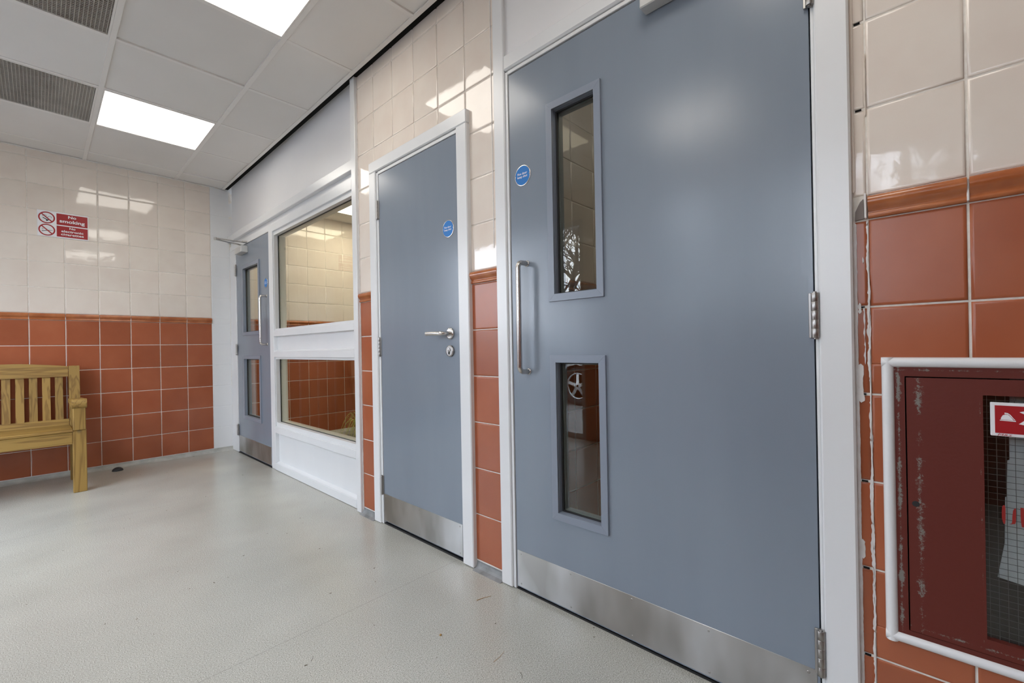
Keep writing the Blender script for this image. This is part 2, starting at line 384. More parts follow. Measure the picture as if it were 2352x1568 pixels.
def cabinet_red(name, wear):
    mt, t, b, L = newmat(name)
    g = N(t, 'ShaderNodeNewGeometry'); sp = N(t, 'ShaderNodeSeparateXYZ'); L(g.outputs['Position'], sp.inputs[0])
    n = N(t, 'ShaderNodeTexNoise'); n.inputs['Scale'].default_value = 13; n.inputs['Detail'].default_value = 11; n.inputs['Roughness'].default_value = .92; L(g.outputs['Position'], n.inputs['Vector'])
    thr = None
    for (y0, y1, gain, axis) in wear:        # worn bands beside the door gap
        c = (y0+y1)/2; hw = abs(y1-y0)/2
        d = N(t, 'ShaderNodeMath', operation='SUBTRACT'); d.inputs[1].default_value = c; L(sp.outputs[axis], d.inputs[0])
        a = N(t, 'ShaderNodeMath', operation='ABSOLUTE'); L(d.outputs[0], a.inputs[0])
        k = N(t, 'ShaderNodeMapRange'); k.inputs['From Min'].default_value = 0; k.inputs['From Max'].default_value = hw; k.inputs['To Min'].default_value = gain; k.inputs['To Max'].default_value = 0; L(a.outputs[0], k.inputs['Value'])
        if thr is None: thr = k.outputs[0]
        else:
            mm = N(t, 'ShaderNodeMath', operation='MAXIMUM'); L(thr, mm.inputs[0]); L(k.outputs[0], mm.inputs[1]); thr = mm.outputs[0]
    ad = N(t, 'ShaderNodeMath', operation='ADD'); L(n.outputs['Fac'], ad.inputs[0]); L(thr, ad.inputs[1])
    st = N(t, 'ShaderNodeMapRange'); st.inputs['From Min'].default_value = .70; st.inputs['From Max'].default_value = .73; L(ad.outputs[0], st.inputs['Value'])
    mx = N(t, 'ShaderNodeMix', data_type='RGBA'); mx.inputs['A'].default_value = (.115,.021,.014,1); mx.inputs['B'].default_value = (.20,.19,.17,1); L(st.outputs[0], mx.inputs['Factor'])
    L(mx.outputs['Result'], b.inputs['Base Color']); b.inputs['Roughness'].default_value = .55; b.inputs['Specular IOR Level'].default_value = .3
    n2 = N(t, 'ShaderNodeTexNoise'); n2.inputs['Scale'].default_value = 130; L(g.outputs['Position'], n2.inputs['Vector'])
    bp = N(t, 'ShaderNodeBump'); bp.inputs['Strength'].default_value = .3; bp.inputs['Distance'].default_value = .001; L(n2.outputs['Fac'], bp.inputs['Height']); L(bp.outputs[0], b.inputs['Normal'])
    return mt
M['cab_frame'] = cabinet_red('worn_red_frame', [(.049,.027,.235,'Y'), (.903,.882,.21,'Z')])
M['cab_door'] = cabinet_red('worn_red_door', [(.026,-.014,.205,'Y'), (-.080,-.0885,.16,'Y'), (.3296,.352,.19,'Z')])

def led_mat(name, col, s):
    mt, t, b, L = newmat(name); t.nodes.remove(b)
    em = N(t, 'ShaderNodeEmission'); em.inputs[0].default_value = (*col, 1); em.inputs[1].default_value = s
    L(em.outputs[0], t.nodes['Material Output'].inputs['Surface'])
    return mt
M['led'] = led_mat('led_diffuser', LED_COL, LED)
M['led_lobby'] = led_mat('led_diffuser_lobby', (1.0,.93,.80), 15.0)
M['led_store_added'] = led_mat('led_diffuser_added', (1.0,.90,.74), 1.6)  # glow of the lamp added behind the large door

# ------------------------------------------------------------------ dimensions
D = 4.989                # far wall
CEIL = 2.545
XL = -2.45               # opposite (left) wall
YB = -2.0                # wall behind the camera
ZD, ZT = 1.235, 1.2877   # under and over the dado strip
PIT = .2

# ------------------------------------------------------------------ floor and shells
floor = MB().box(-2.56, 2.7, -2.1, 5.15, -.12, 0).build('floor', M['floor'])
tag(floor, 'pale grey speckled vinyl floor with two fine welded seams', kind='structure')
ground = MB().box(-30, -2.56, -14, 24, -.16, -.04).build('ground', M['asphalt'])
tag(ground, 'dark asphalt parking ground outside the glazed entrance', kind='structure')

TOP = 2.80
wall_right = MB().slab(0, .0032, .115, -2.0, 4.995, 0, TOP,
    [(.12, 1.25, 0, 2.64), (1.475, 2.205, 0, 1.96), (2.425, 4.99, 0, 2.64), (-.43, .045, .315, .895)]).build('wall_right', M['grout'])
tag(wall_right, 'tiled wall with the grey doors, cream above and terracotta below', kind='structure')
wall_far = MB().box(XL-.1, 2.7, D+.0032, D+.13, 0, TOP).build('wall_far', M['grout'])
tag(wall_far, 'far tiled wall behind the bench, cream over terracotta', kind='structure')
wall_left = MB().slab(0, XL-.10, XL, YB-.1, D+.006, 0, TOP, [(2.50, 4.45, 0, 2.25), (-.35, 1.75, 1.10, 2.25), (0, 0, ZD, ZD)])
wall_left.m = [1 if sum(wall_left.v[i][2] for i in f)/len(f) < ZD else 0 for f in wall_left.f]
wall_left = wall_left.build('wall_left', [M['beige'], M['red']])
tag(wall_left, 'cream wall with glazed entrance opposite the grey doors', kind='structure')
wall_back = MB().box(XL, 2.7, YB-.1, YB, 0, ZD, mi=1).box(XL, 2.7, YB-.1, YB, ZD, TOP).build('wall_back', [M['beige'], M['red']])
tag(wall_back, 'plain cream wall behind the viewpoint', kind='structure')

# inner rooms behind the doors
wl = MB().box(2.6, 2.7, YB, D+.006, 0, TOP).build('wall_inner_right', M['beige']); tag(wl, 'plain end wall of the rooms behind the grey doors', kind='structure')
ws = MB().box(.115, 2.6, 1.2832, 1.38, 0, 2.47).build('wall_inner_side', M['grout']); tag(ws, 'tiled side wall seen through the large door panes', kind='structure')
wn = MB().box(.115, 2.6, 2.30, 2.38, 0, 2.47).build('wall_inner_near', M['beige']); tag(wn, 'near wall of the lobby behind the window', kind='structure')
cl = MB().box(.115, 2.6, 2.30, D+.006, 2.47, 2.50).build('ceiling_lobby', M['ceil']); tag(cl, 'plain pale ceiling of the lobby behind the window', kind='structure')
cs = MB().box(.115, 2.6, YB, 1.38, 2.47, 2.50).build('ceiling_store', M['ceil']); tag(cs, 'plain pale ceiling of the room behind the large door', kind='structure')

# ------------------------------------------------------------------ wall tiles (shared meshes)
TILE = {}
def tile_mesh(wd, ht, mat):
    key = (round(wd, 4), round(ht, 4), mat)
    if key in TILE: return TILE[key]
    a, b = wd/2, ht/2; mb = MB()
    def ring(i, y): return [(-a+i, y, -b+i), (a-i, y, -b+i), (a-i, y, b-i), (-a+i, y, b-i)]
    e1 = min(.0016, a*.3, b*.3); e2 = min(.0050, a*.5, b*.5)
    e3 = min(e2+.0012, a*.7, b*.7)
    vs = ring(0, .001)+ring(0, -.0058)+ring(e1, -.0074)+ring(e2, -.0080)+ring(e3, -.0080)
    fs = [(k*4+j, k*4+(j+1) % 4, (k+1)*4+(j+1) % 4, (k+1)*4+j) for k in range(4) for j in range(4)]+[(16,17,18,19)]
    mb.add(vs, fs, 0, True)
    me = mb.mesh('tile', M[mat]); TILE[key] = me
    return me
def cut(cell, rects):
    """cell minus rectangles, cut into horizontal bands first"""
    out = [cell]
    for (r0, r1, s0, s1) in rects:
        nx = []
        for (a0, a1, b0, b1) in out:
            if r1 <= a0+1e-4 or r0 >= a1-1e-4 or s1 <= b0+1e-4 or s0 >= b1-1e-4: nx.append((a0,a1,b0,b1)); continue
            if b1 > s1+1e-4: nx.append((a0,a1,s1,b1))
            if b0 < s0-1e-4: nx.append((a0,a1,b0,s0))
            lo, hi = max(b0,s0), min(b1,s1)
            if a0 < r0-1e-4: nx.append((a0,r0,lo,hi))
            if a1 > r1+1e-4: nx.append((r1,a1,lo,hi))
        out = nx
    return [c for c in out if c[1]-c[0] > .006 and c[3]-c[2] > .006]
J = .0022
def put_tile(parent, face, pos, u0, u1, z0, z1, mat, name='tile', shave=(1,1,1,1)):
    """u is the horizontal world axis along the wall (y for 'right', x for 'far')"""
    u0 += J*shave[0]; u1 -= J*shave[1]; z0 += J*shave[2]; z1 -= J*shave[3]
    o = bpy.data.objects.new(name, tile_mesh(u1-u0, z1-z0, mat)); C.objects.link(o); o.parent = parent
    tx, tz = random.uniform(-.0022, .0022), random.uniform(-.0022, .0022)
    if face == 'right':
        o.location = (pos+.008, (u0+u1)/2, (z0+z1)/2); o.rotation_euler = (tx, 0, -math.pi/2+tz)
    else:
        o.location = ((u0+u1)/2, pos+.008, (z0+z1)/2); o.rotation_euler = (tx, 0, tz)
    return o
def rows():
    r = [(ZD-PIT*(k+1), ZD-PIT*k, 'red') for k in range(6)]
    r += [(ZT+PIT*k, ZT+PIT*(k+1), 'beige') for k in range(7)]
    return r
DADO = [(.006,ZD+.0005),(-.0035,ZD+.0005),(-.0060,ZD+.003),(-.0066,ZD+.0075),(-.0050,ZD+.011),(-.0035,ZD+.0125),(-.0040,ZD+.016),(-.0075,ZD+.020),(-.0125,ZD+.026),(-.0155,ZD+.033),(-.0160,ZD+.039),(-.0140,ZD+.0455),(-.0095,ZD+.050),(-.0040,ZT-.001),(.006,ZT-.001)]
def dado(parent, face, pos, u0, u1):
    mb = MB()
    pr = [(pos+a, z) for a, z in DADO]
    if face == 'right': mb.prism(pr, 1, u0+.0018, u1-.0018, sm=True)
    else: mb.prism(pr, 0, u0+.0018, u1-.0018, sm=True)
    n = len(DADO)
    return mb.build('dado_tile', M['dado'], parent)
def field(parent, face, pos, cols, zmin, zmax, holes=(), dado_gap=(), mat=None, dado_on=True, top=None):
    for (u0, u1) in cols:
        for (z0, z1, mt) in rows():
            if mat: mt = mat
            z1c = min(z1, top or TOP)
            if z1c-z0 < .02: continue
            for (a0,a1,b0,b1) in cut((u0,u1,z0,z1c), holes):
                if b1 < zmin or b0 > zmax: continue
                put_tile(parent, face, pos, a0, a1, b0, b1, mt, shave=(a0 == u0, a1 == u1, b0 == z0, b1 == z1))
        if dado_on and not any(h[0] < u0 < h[1] for h in dado_gap):
            gz = MB()
            if face == 'right': gz.box(pos-.0085, pos+.003, u0-.0019, u0+.0019, ZD+.002, ZT-.006, .0008)
            else: gz.box(u0-.0019, u0+.0019, pos-.0085, pos+.003, ZD+.002, ZT-.006, .0008)
            gz.build('grout_joint', M['caulk'], parent)
        if dado_on and not any(h[0] < (u0+u1)/2 < h[1] for h in dado_gap): dado(parent, face, pos, u0, u1)

# right wall, beside the big door (towards the viewer)
colsR = [(-.074-PIT*(k+1), -.074-PIT*k) for k in range(5)]
cab = [(-.425, .052, .309, .905)]
field(wall_right, 'right', 0, colsR+[(-.074, .086)], 0, 9, cab)
# cut slivers against the frame, with gaps at the joints
for (z0, z1, mt) in rows():
    put_tile(wall_right, 'right', .001, .0865, .1115, z0+.001, z1-.001, mt, shave=(.3,.3,1,1))
# right wall, around the middle door
yc = [1.2635]+[1.456+.1938*k for k in range(5)]+[2.412]
cols = list(zip(yc[:-1], yc[1:]))
field(wall_right, 'right', 0, cols, 0, 9, [(1.46, 2.222, 0, 1.972)], [(1.46, 2.222)])
# far wall
colsF = [(-.152-.1977*(k+1), -.152-.1977*k) for k in range(12)]
colsF[-1] = (max(colsF[-1][0], XL), colsF[-1][1])
colsF = [c for c in colsF if c[1]-c[0] > .02]
field(wall_far, 'far', D, colsF, 0, 9)
J_ = J; J = .0007
for (z0, z1, mt) in rows():
    put_tile(wall_far, 'far', D+.001, -.151, .036, z0, z1, 'painted_tile')
put_tile(wall_far, 'far', D+.001, -.151, .036, ZD, ZT, 'painted_tile')
J = J_
MB().box(-.1515, .10, D+.0022, D+.006, .035, TOP).build('painted_joint', M['painted_tile'], wall_far)
# lobby wall seen through the window (continues the far wall)
colsL = [(.115, .343)]+[(.343+.2055*k, .343+.2055*(k+1)) for k in range(9)]
field(wall_far, 'far', D, colsL, 0, 9, top=2.47)
# side wall seen through the big door
colsS = [(.12, .345)]+[(.345+.2*k, .345+.2*(k+1)) for k in range(8)]
field(ws, 'far', 1.28, colsS, 0, 9, top=2.47)

# sealant smears and filler beside the big door frame
SM = [0]
def smear(y0, y1, z0, z1, wob, name='sealant', mat='caulk', x=-.0012, gaps=0.0):
    """hand-laid sealant: a ragged thin strip, broken where it missed"""
    SM[0] += 1; x -= .00012*(SM[0] % 9); rd = random.Random(100+SM[0])
    n = max(8, int((z1-z0)/.005)); a = b = 0.0; rows_ = []
    for i in range(n+1):
        a += rd.uniform(-1, 1)*wob*.35-a*.12; b += rd.uniform(-1, 1)*wob*.45-b*.12
        rows_.append((y0+a*.6+rd.uniform(-.15,.15)*wob, y1+b+rd.uniform(-.22,.22)*wob, z0+(z1-z0)*i/n))
    mb = MB(); i = 0
    while i < n:
        m_ = min(n, i+rd.randint(14, 40)) if gaps else n
        if not (gaps and rd.random() < gaps):
            seg = rows_[i:m_+1]; k = len(seg)
            seg = [((p_+q_)/2 if t_ in (0, k-1) else p_, (p_+q_)/2+.0002 if t_ in (0, k-1) else max(q_, p_+.0006), z) for t_, (p_, q_, z) in enumerate(seg)]
            vs = [(x, p_, z) for p_, q_, z in seg]+[(x, q_, z) for p_, q_, z in seg]+[(x+.005, p_, z) for p_, q_, z in seg]+[(x+.005, q_, z) for p_, q_, z in seg]
            fs = []
            for t_ in range(k-1):
                fs += [(t_, t_+1, k+t_+1, k+t_), (t_, t_+1, 2*k+t_+1, 2*k+t_), (k+t_, k+t_+1, 3*k+t_+1, 3*k+t_)]
            mb.add(vs, fs)
        i = m_
    return mb.build(name, M[mat], wall_right, kind='stuff') if gaps else mb.build(name, M[mat], wall_right)
smear(.1062, .1130, .03, 1.232, .0012)
smear(.1068, .1130, 1.30, 2.50, .0007, mat='beige_plain')
smear(.0850, .0885, .05, 1.232, .0026, gaps=.22)
smear(.0835, .0858, .30, 1.10, .0022, gaps=.55)
smear(.0935, .0962, .38, 1.15, .0025, gaps=.80)
smear(1.2710, 1.2740, .05, 1.232, .0026, gaps=.45)
smear(1.2895, 1.2925, 1.295, 2.40, .0008, gaps=.15)
smear(.0975, .1075, .815, .905, .0034); smear(.1005, .1080, .455, .500, .003); smear(.0990, .1065, 1.02, 1.045, .003)
smear(.0852, .0880, 1.295, 2.45, .0014, mat='beige_plain', gaps=.5)
# open joints and the bare filler at the cut end of the dado
for z in [ZD-PIT*k for k in range(1, 6)]+[ZT+PIT*k for k in range(1, 6)]:
    MB().box(-.0006, .004, .0935, .1045, z-.0016, z+.0016).build('open_joint', M['void'], wall_right)
MB().prism([(.0915,ZD+.002),(.1085,ZD+.0),(.1075,ZD+.020),(.0985,ZD+.041),(.0925,ZD+.047)], 0, -.0022, .004).build('bare_filler', M['plaster'], wall_right)
MB().box(-.012, .004, .0862, .0905, ZD+.001, ZT+.004, .0012).build('sealant', M['caulk'], wall_right)

# coved skirting
def cove(name, pts, ax, a0, a1, label):
    o = MB().prism(pts, ax, a0, a1, sm=False).build(name, M['cove_floor' if ax == 0 else 'cove']); return tag(o, label, kind='structure')
def prof(p, s): return [(p, .0345), (p+s*.0035, .0345), (p+s*.004, .026), (p+s*.008, .014), (p+s*.016, .006), (p+s*.030, .0012), (p+s*.034, .0), (p, .0)]
cove('baseboard_far', [(a, z) for a, z in prof(D+.004, -1)], 0, XL, .03, 'grey coved vinyl skirting under the far terracotta tiles')
cove('baseboard_right', [(a, z) for a, z in prof(.004, -1)], 1, 1.263, 1.430, 'short grey coved skirting between the two nearer doors')
cove('baseboard_middle', [(a, z) for a, z in prof(.004, -1)], 1, 2.256, 2.411, 'short grey coved skirting between middle door and window post')
cove('baseboard_near', [(a, z) for a, z in prof(.004, -1)], 1, -2.0, .112, 'grey coved skirting below the red hose cabinet')
MB().box(-.0012, .004, 1.263, 1.430, .0345, .039).build('grout_line', M['caulk'], wall_right)
MB().box(-.0012, .004, 2.256, 2.411, .0345, .039).build('grout_line', M['caulk'], wall_right)
MB().box(XL, -.152, D-.0012, D+.004, .0345, .0385).build('grout_line', M['caulk'], wall_far)

# ------------------------------------------------------------------ ceiling
XC = [-.42-.5975*k for k in range(0, 4)]            # main bars: -.42, -1.0175 ...
YC = [2.36+.5995*k for k in range(-8, 5)]
ceil = MB().box(XL, -.02, YB, D+.006, CEIL+.16, CEIL+.18).build('ceiling', M['void'])
tag(ceil, 'suspended ceiling of pale square tiles in a white grid', kind='structure')
CM = {}
def ceil_tile(x0, x1, y0, y1):
    key = (round(x1-x0, 3), round(y1-y0, 3))
    if key not in CM: CM[key] = MB().box(-(x1-x0)/2, (x1-x0)/2, -(y1-y0)/2, (y1-y0)/2, 0, .014, .0025).mesh('ceiling_tile', M['ceil'])
    o = bpy.data.objects.new('ceiling_tile', CM[key]); C.objects.link(o); o.parent = ceil
    o.location = ((x0+x1)/2, (y0+y1)/2, CEIL+.0035+random.choice((.001,.002,.003,.0065))); o.rotation_euler = (random.uniform(-.0025,.0025), random.uniform(-.0025,.0025), 0)
xs = [-.040]+XC+[XL]
YC3 = [y+.299 for y in YC[:-1]]
ysn_of = lambda i: [YB]+[y for y in (YC3 if i == 3 else YC) if y > YB]+[D]
lights = {(1, 3.559), (1, 1.7605), (1, -.038), (3, .8605)}
vents = {(2, 3.559), (2, 2.36), (2, 1.1610)}
for i in range(len(xs)-1):
    x1, x0 = xs[i], xs[i+1]
    for y0, y1 in zip(ysn_of(i)[:-1], ysn_of(i)[1:]):
        hit = [q for q in lights | vents if q[0] == i and abs(q[1]-y0) < .01]
        if not hit: ceil_tile(x0+.006, x1-.006, y0+.006, y1-.006)
for xc in XC: MB().box(xc-.012, xc+.012, YB, D, CEIL, CEIL+.030, .001).build('grid_bar', M['tbar'], ceil)
for i in range(len(xs)-1):
    for y in ysn_of(i)[1:-1]:
        MB().box(xs[i+1]+.012*(i < len(xs)-2), xs[i]-.012*(i > 0), y-.011, y+.011, CEIL+.0006, CEIL+.028, .001).build('grid_bar', M['tbar'], ceil)
MB().box(-.058, -.036, YB, D, CEIL-.001, CEIL+.004).build('edge_trim', M['tbar'], ceil)
MB().box(-.038, -.036, YB, D, CEIL, CEIL+.025).build('edge_trim', M['tbar'], ceil)
MB().box(XL, -.02, D-.020, D, CEIL-.001, CEIL+.003).build('edge_trim', M['tbar'], ceil)
MB().box(XL, XL+.02, YB, D, CEIL-.001, CEIL+.003).build('edge_trim', M['tbar'], ceil)
MB().box(-.0355, .0025, YB, D, CEIL+.012, CEIL+.016).build('gap_shade_strip', M['void'], ceil)  # black strip painting the deep shade in the gap along the wall

def ceiling_light(x0, x1, y0, y1, z, label, mat, group=None):
    t = thing('ceiling_light', ((x0+x1)/2, (y0+y1)/2, z), label, 'ceiling light', group)
    MB().slab(2, z-.001, z+.03, x0, x1, y0, y1, [(x0+.006, x1-.006, y0+.006, y1-.006)]).build('light_frame', M['tbar'], t)
    MB().box(x0+.006, x1-.006, y0+.006, y1-.006, z+.002, z+.008).build('diffuser', M[mat], t)
    return t
names = {3.559: 'lit square ceiling panel nearest the far wall with the no smoking sign', 1.7605: 'lit square ceiling panel cut off by the top of the photo',
         -.038: 'lit square ceiling panel overhead beside the largest grey door', .8605: 'lit square ceiling panel on the entrance side of the room'}
for (i, y) in sorted(lights):
    y1 = y+.5995
    ceiling_light(xs[i+1]+.0125, xs[i]-.0125, y+.0115, y1-.0115, CEIL, names[y], 'led', 'square ceiling panels of the tiled room')
ceiling_light(.80, 1.40, 4.06, 4.63, 2.458, 'lit ceiling panel of the lobby seen through the window', 'led_lobby')
ceiling_light(.9, 1.5, .2, .8, 2.458, 'added unseen dim ceiling panel in the room behind the largest door', 'led_store_added')  # unseen lamp added to light the room behind the panes faintly

vn = {3.559: 'dusty dark grid ceiling vent beside the far lit panel', 2.36: 'dark grid ceiling vent with a loose black wire', 1.1610: 'grid ceiling vent overhead out of the frame'}
for (i, y) in sorted(vents):
    if y == 1.1610:
        ceil_tile(xs[i+1]+.006, xs[i]-.006, y+.006, y+.5935); continue
    x0, x1, y0, y1 = xs[i+1]+.0125, xs[i]-.0125, y+.0115, y+.588
    t = thing('ceiling_vent', ((x0+x1)/2, (y0+y1)/2, CEIL), vn[y], 'vent', 'grid vents in the ceiling')
    MB().slab(2, CEIL-.0005, CEIL+.022, x0, x1, y0, y1, [(x0+.008, x1-.008, y0+.008, y1-.008)]).build('vent_frame', M['tbar'], t)
    g = MB(); nc = 40
    for k in range(1, nc):
        xx = x0+(x1-x0)*k/nc; g.box(xx-.0011, xx+.0011, y0+.008, y1-.008, CEIL+.002, CEIL+.016)
        yy = y0+(y1-y0)*k/nc; g.box(x0+.008, x1-.008, yy-.0011, yy+.0011, CEIL+.002, CEIL+.016)
    g.build('grille', M['vent'], t, kind='stuff')
    MB().box(x0, x1, y0, y1, CEIL+.024, CEIL+.028).build('backing', M['vent'], t)
wr = MB().tube([(-1.288,2.545,CEIL-.003),(-1.262,2.515,CEIL-.010),(-1.236,2.478,CEIL-.014),(-1.222,2.432,CEIL-.016),(-1.226,2.405,CEIL-.010),(-1.228,2.395,CEIL+.004)], .0022, 6).build('loose_wire', M['black'])
tag(wr, 'short loose black wire hanging from the ceiling grille', 'wire')

# ------------------------------------------------------------------ doors on the right wall
def right(px):            # text placement on a plane facing -x
    return lambda cy, cz: (lambda u, v_, d: (px-d, cy-u, cz+v_))
def sticker(parent, px, cy, cz, r=.040):
    s = MB(); s.lathe((px, cy, cz), (-1,0,0), [(0, r), (.0016, r), (.0022, r-.001), (.0022, r-.0035)], 32)
    rim = s.build('sign_disc', M['satin'], parent, 'round blue fire door sign with silver rim')
    MB().lathe((px-.0021, cy, cz), (-1,0,0), [(0, r-.0035), (.0006, r-.0035)], 32).build('sign_face', M['blue'], rim)
    pl = right(px-.0028)
    text_part('Fire door\nkeep shut', 'lettering', M['signtext'], pl(cy, cz), rim, width=.050, height=.0235, bold=.012)
    for sgn in (-1, 1):
        MB().lathe((px-.0024, cy+sgn*(r-.0045), cz), (-1,0,0), [(0, .0026), (.0008, .0022)], 10).build('fixing', M['satin'], rim)
    return rim
def hinge(parent, px, cy, z0, z1, r=.0075, leafside=0):
    s = MB(); n = 5; hgt = (z1-z0)/n
    for k in range(n):
        s.lathe((px, cy, z0+hgt*k), (0,0,1), [(.0002, r*.97), (.0006, r), (hgt-.0006, r), (hgt-.0002, r*.97)], 18)
    s.lathe((px, cy, z0-.003), (0,0,1), [(0, r*.5), (z1-z0+.006, r*.5)], 10)
    s.box(px+.002, px+.0075, cy-.0135, cy+.0135, z0, z1, .0008)
    return s.build('hinge', M['chrome'], parent)
def pull(parent, px, cy, z0, z1, proj=.052, r=.0095):
    pts = [(px, cy, z0), (px-proj*.35, cy, z0)]; br = .022
    for k in range(1, 7):
        a = math.pi/2*k/6; pts.append((px-proj+br-br*math.sin(a), cy, z0+br-br*math.cos(a)))
    q = [(a, b, z1-(c-z0)) for a, b, c in pts]
    s = MB().tube(pts+q[::-1], r, 14)
    for z in (z0, z1): s.lathe((px, cy, z), (-1,0,0), [(0, r*1.25), (.003, r*1.25), (.004, r)], 14)
    return s.build('pull_handle', M['satin'], parent)
def vision(parent, px, th, y0, y1, z0, z1, bw=.026, glassx=.022):
    """bead frame proud of the leaf, black gasket and fire glass; y0..z1 is the clear opening"""
    nm = MB()
    o = (y0-bw, y1+bw, z0-bw, z1+bw)
    def member(a, b, c, d, pts):   # mitred beads
        q0 = [(px-.0085, *p) for p in pts]; q1 = [(px+.001, *p) for p in pts]
        return q0, q1
    for pts in ([(o[0],o[2]),(o[1],o[2]),(y1,z0),(y0,z0)], [(o[1],o[2]),(o[1],o[3]),(y1,z1),(y1,z0)], [(o[1],o[3]),(o[0],o[3]),(y0,z1),(y1,z1)], [(o[0],o[3]),(o[0],o[2]),(y0,z0),(y0,z1)]):
        cx = sum(p[0] for p in pts)/4; cz = sum(p[1] for p in pts)/4
        pf = [(p[0]+(cx-p[0])*.0008, p[1]+(cz-p[1])*.0008) for p in pts]
        s = MB(); q0 = [(px-.0085, *p) for p in pf]; q1 = [(px-.0002, *p) for p in pts]
        s.add(q0+q1, [(0,1,2,3),(4,5,6,7),(0,1,5,4),(1,2,6,5),(2,3,7,6),(3,0,4,7)])
        s.build('glazing_bead', M['door_bead'], parent)
    gx = px+glassx
    MB().slab(0, gx-.006, gx-.0005, y0, y1, z0, z1, [(y0+.007, y1-.007, z0+.006, z1-.006)]).build('gasket', M['black'], parent)
    MB().slab(0, px+.001, gx-.0062, y0, y1, z0, z1, [(y0+.0008, y1-.0008, z0+.0008, z1-.0008)]).build('glazing_lining', M['door_bead'], parent)
    MB().slab(0, gx+.0070, px+th+.004, y0-.001, y1+.001, z0-.001, z1+.001, [(y0+.008, y1-.008, z0+.008, z1-.008)]).build('inner_bead', M['door_bead'], parent)
    MB().box(gx, gx+.0065, y0+.0005, y1-.0005, z0+.0005, z1-.0005).build('glass_pane', M['glass'], parent)
def kickplate(parent, px, y0, y1, z0, z1, screws=True):
    kp = MB().box(px-.0018, px-.0001, y0, y1, z0, z1, .0005).build('kick_plate', M['steel'], parent)
    if screws:
        n = max(2, int((y1-y0)/.22))
        for k in range(n+1):
            for z in (z0+.012, z1-.012):
                yy = y0+.018+(y1-y0-.036)*k/n
                MB().lathe((px-.0018, yy, z), (-1,0,0), [(0,.0036),(.0006,.0034),(.0009,.0026)], 10).build('screw', M['chrome'], kp)
    return kp

# --- door_1: the large door
d1 = thing('door_1', (0, .685, 0), 'largest blue grey fire door nearest the viewer, with two vision panels', kind='structure')
X1 = -.010
holes = [(.793,.970,1.147,1.816), (.791,.970,.354,.899)]
leaf = MB().slab(0, X1, X1+.046, .190, 1.1835, .013, 2.032, holes).build('door_leaf', M['door'], d1)
for h in holes: vision(d1, X1, .046, *h)
kickplate(d1, X1, .196, 1.180, .017, .158)
pull(d1, X1, 1.105, .863, 1.277)
sticker(d1, X1, 1.118, 1.619)
for z0, z1 in ((.155,.264), (.967,1.075), (1.765,1.873)): hinge(d1, -.021, .1855, z0, z1, .0085)
# frame: rounded architraves, linings, overpanel
def arch_v(parent, y0, y1, z0, z1, x0=-.0215, x1=.008, b=.004): return MB().box(x0, x1, y0, y1, z0, z1, b).build('architrave', M['white'], parent)
arch_v(d1, 1.2015, 1.262, .003, 2.62); arch_v(d1, .1125, .1785, .003, 2.62)
arch_v(d1, .1785, 1.2015, 2.0525, 2.114, x0=-.0235, b=.006)
MB().box(-.0135, .10, 1.1885, 1.2012, .003, 2.050, .0015).build('door_lining', M['white'], d1)
MB().box(-.0135, .10, .1790, .1862, .003, 2.050, .0015).build('door_lining', M['white'], d1)
MB().box(-.0135, .10, .1866, 1.1882, 2.0375, 2.0515, .0015).build('door_lining', M['white'], d1)
MB().box(-.006, .006, .1787, 1.2013, 2.1142, 2.62).build('over_panel', M['whiteboard'], d1)
MB().box(.037, .052, 1.168, 1.188, .003, 2.036).build('door_stop', M['white'], d1)
MB().box(.037, .052, .1866, .206, .003, 2.036).build('door_stop', M['white'], d1)
MB().box(-.008, .034, .1870, 1.187, .0, .006).build('under_door_shade', M['black'], d1)  # black strip standing in for the shadow under the leaf
cl1 = MB().box(-.052, X1-.0002, .300, .606, 1.966, 2.026, .003).build('door_closer', M['closer'], d1)
MB().tube([(-.030,.40,2.026),(-.030,.40,2.048)], .008, 10).build('spindle', M['satin'], cl1)
MB().box(-.036, -.024, .18, .41, 2.046, 2.052, .001).build('closer_arm', M['satin'], cl1)

# --- door_2: the middle door
d2 = thing('door_2', (0, 1.84, 0), 'narrow plain blue grey door with a lever handle, in the middle', kind='structure')
MB().box(X1, X1+.044, 1.506, 2.1695, .020, 1.9155, .001).build('door_leaf', M['door'], d2)
kickplate(d2, X1, 1.5115, 2.1665, .024, .1685)
sticker(d2, X1, 1.575, 1.503)
for z0, z1 in ((.165,.266), (.921,1.022), (1.672,1.772)): hinge(d2, -.0165, 2.178, z0, z1, .0072)
arch_v(d2, 1.431, 1.5015, .003, 1.937); arch_v(d2, 2.190, 2.2555, .003, 1.937)
arch_v(d2, 1.431, 2.2555, 1.9372, 1.9975)
MB().box(-.0125, .10, 2.1735, 2.1885, .003, 1.930, .0015).build('door_lining', M['white'], d2)
MB().box(-.0125, .10, 1.4850, 1.5030, .003, 1.930, .0015).build('door_lining', M['white'], d2)
MB().box(-.0125, .10, 1.5032, 2.1733, 1.9185, 1.9345, .0015).build('door_lining', M['white'], d2)
MB().box(-.006, .034, 1.5032, 2.173, .0, .008).build('under_door_shade', M['black'], d2)  # shade below this leaf, painted as a black strip
MB().box(.034, .05, 1.503, 2.173, .008, 1.918).build('door_backing', M['door'], d2)
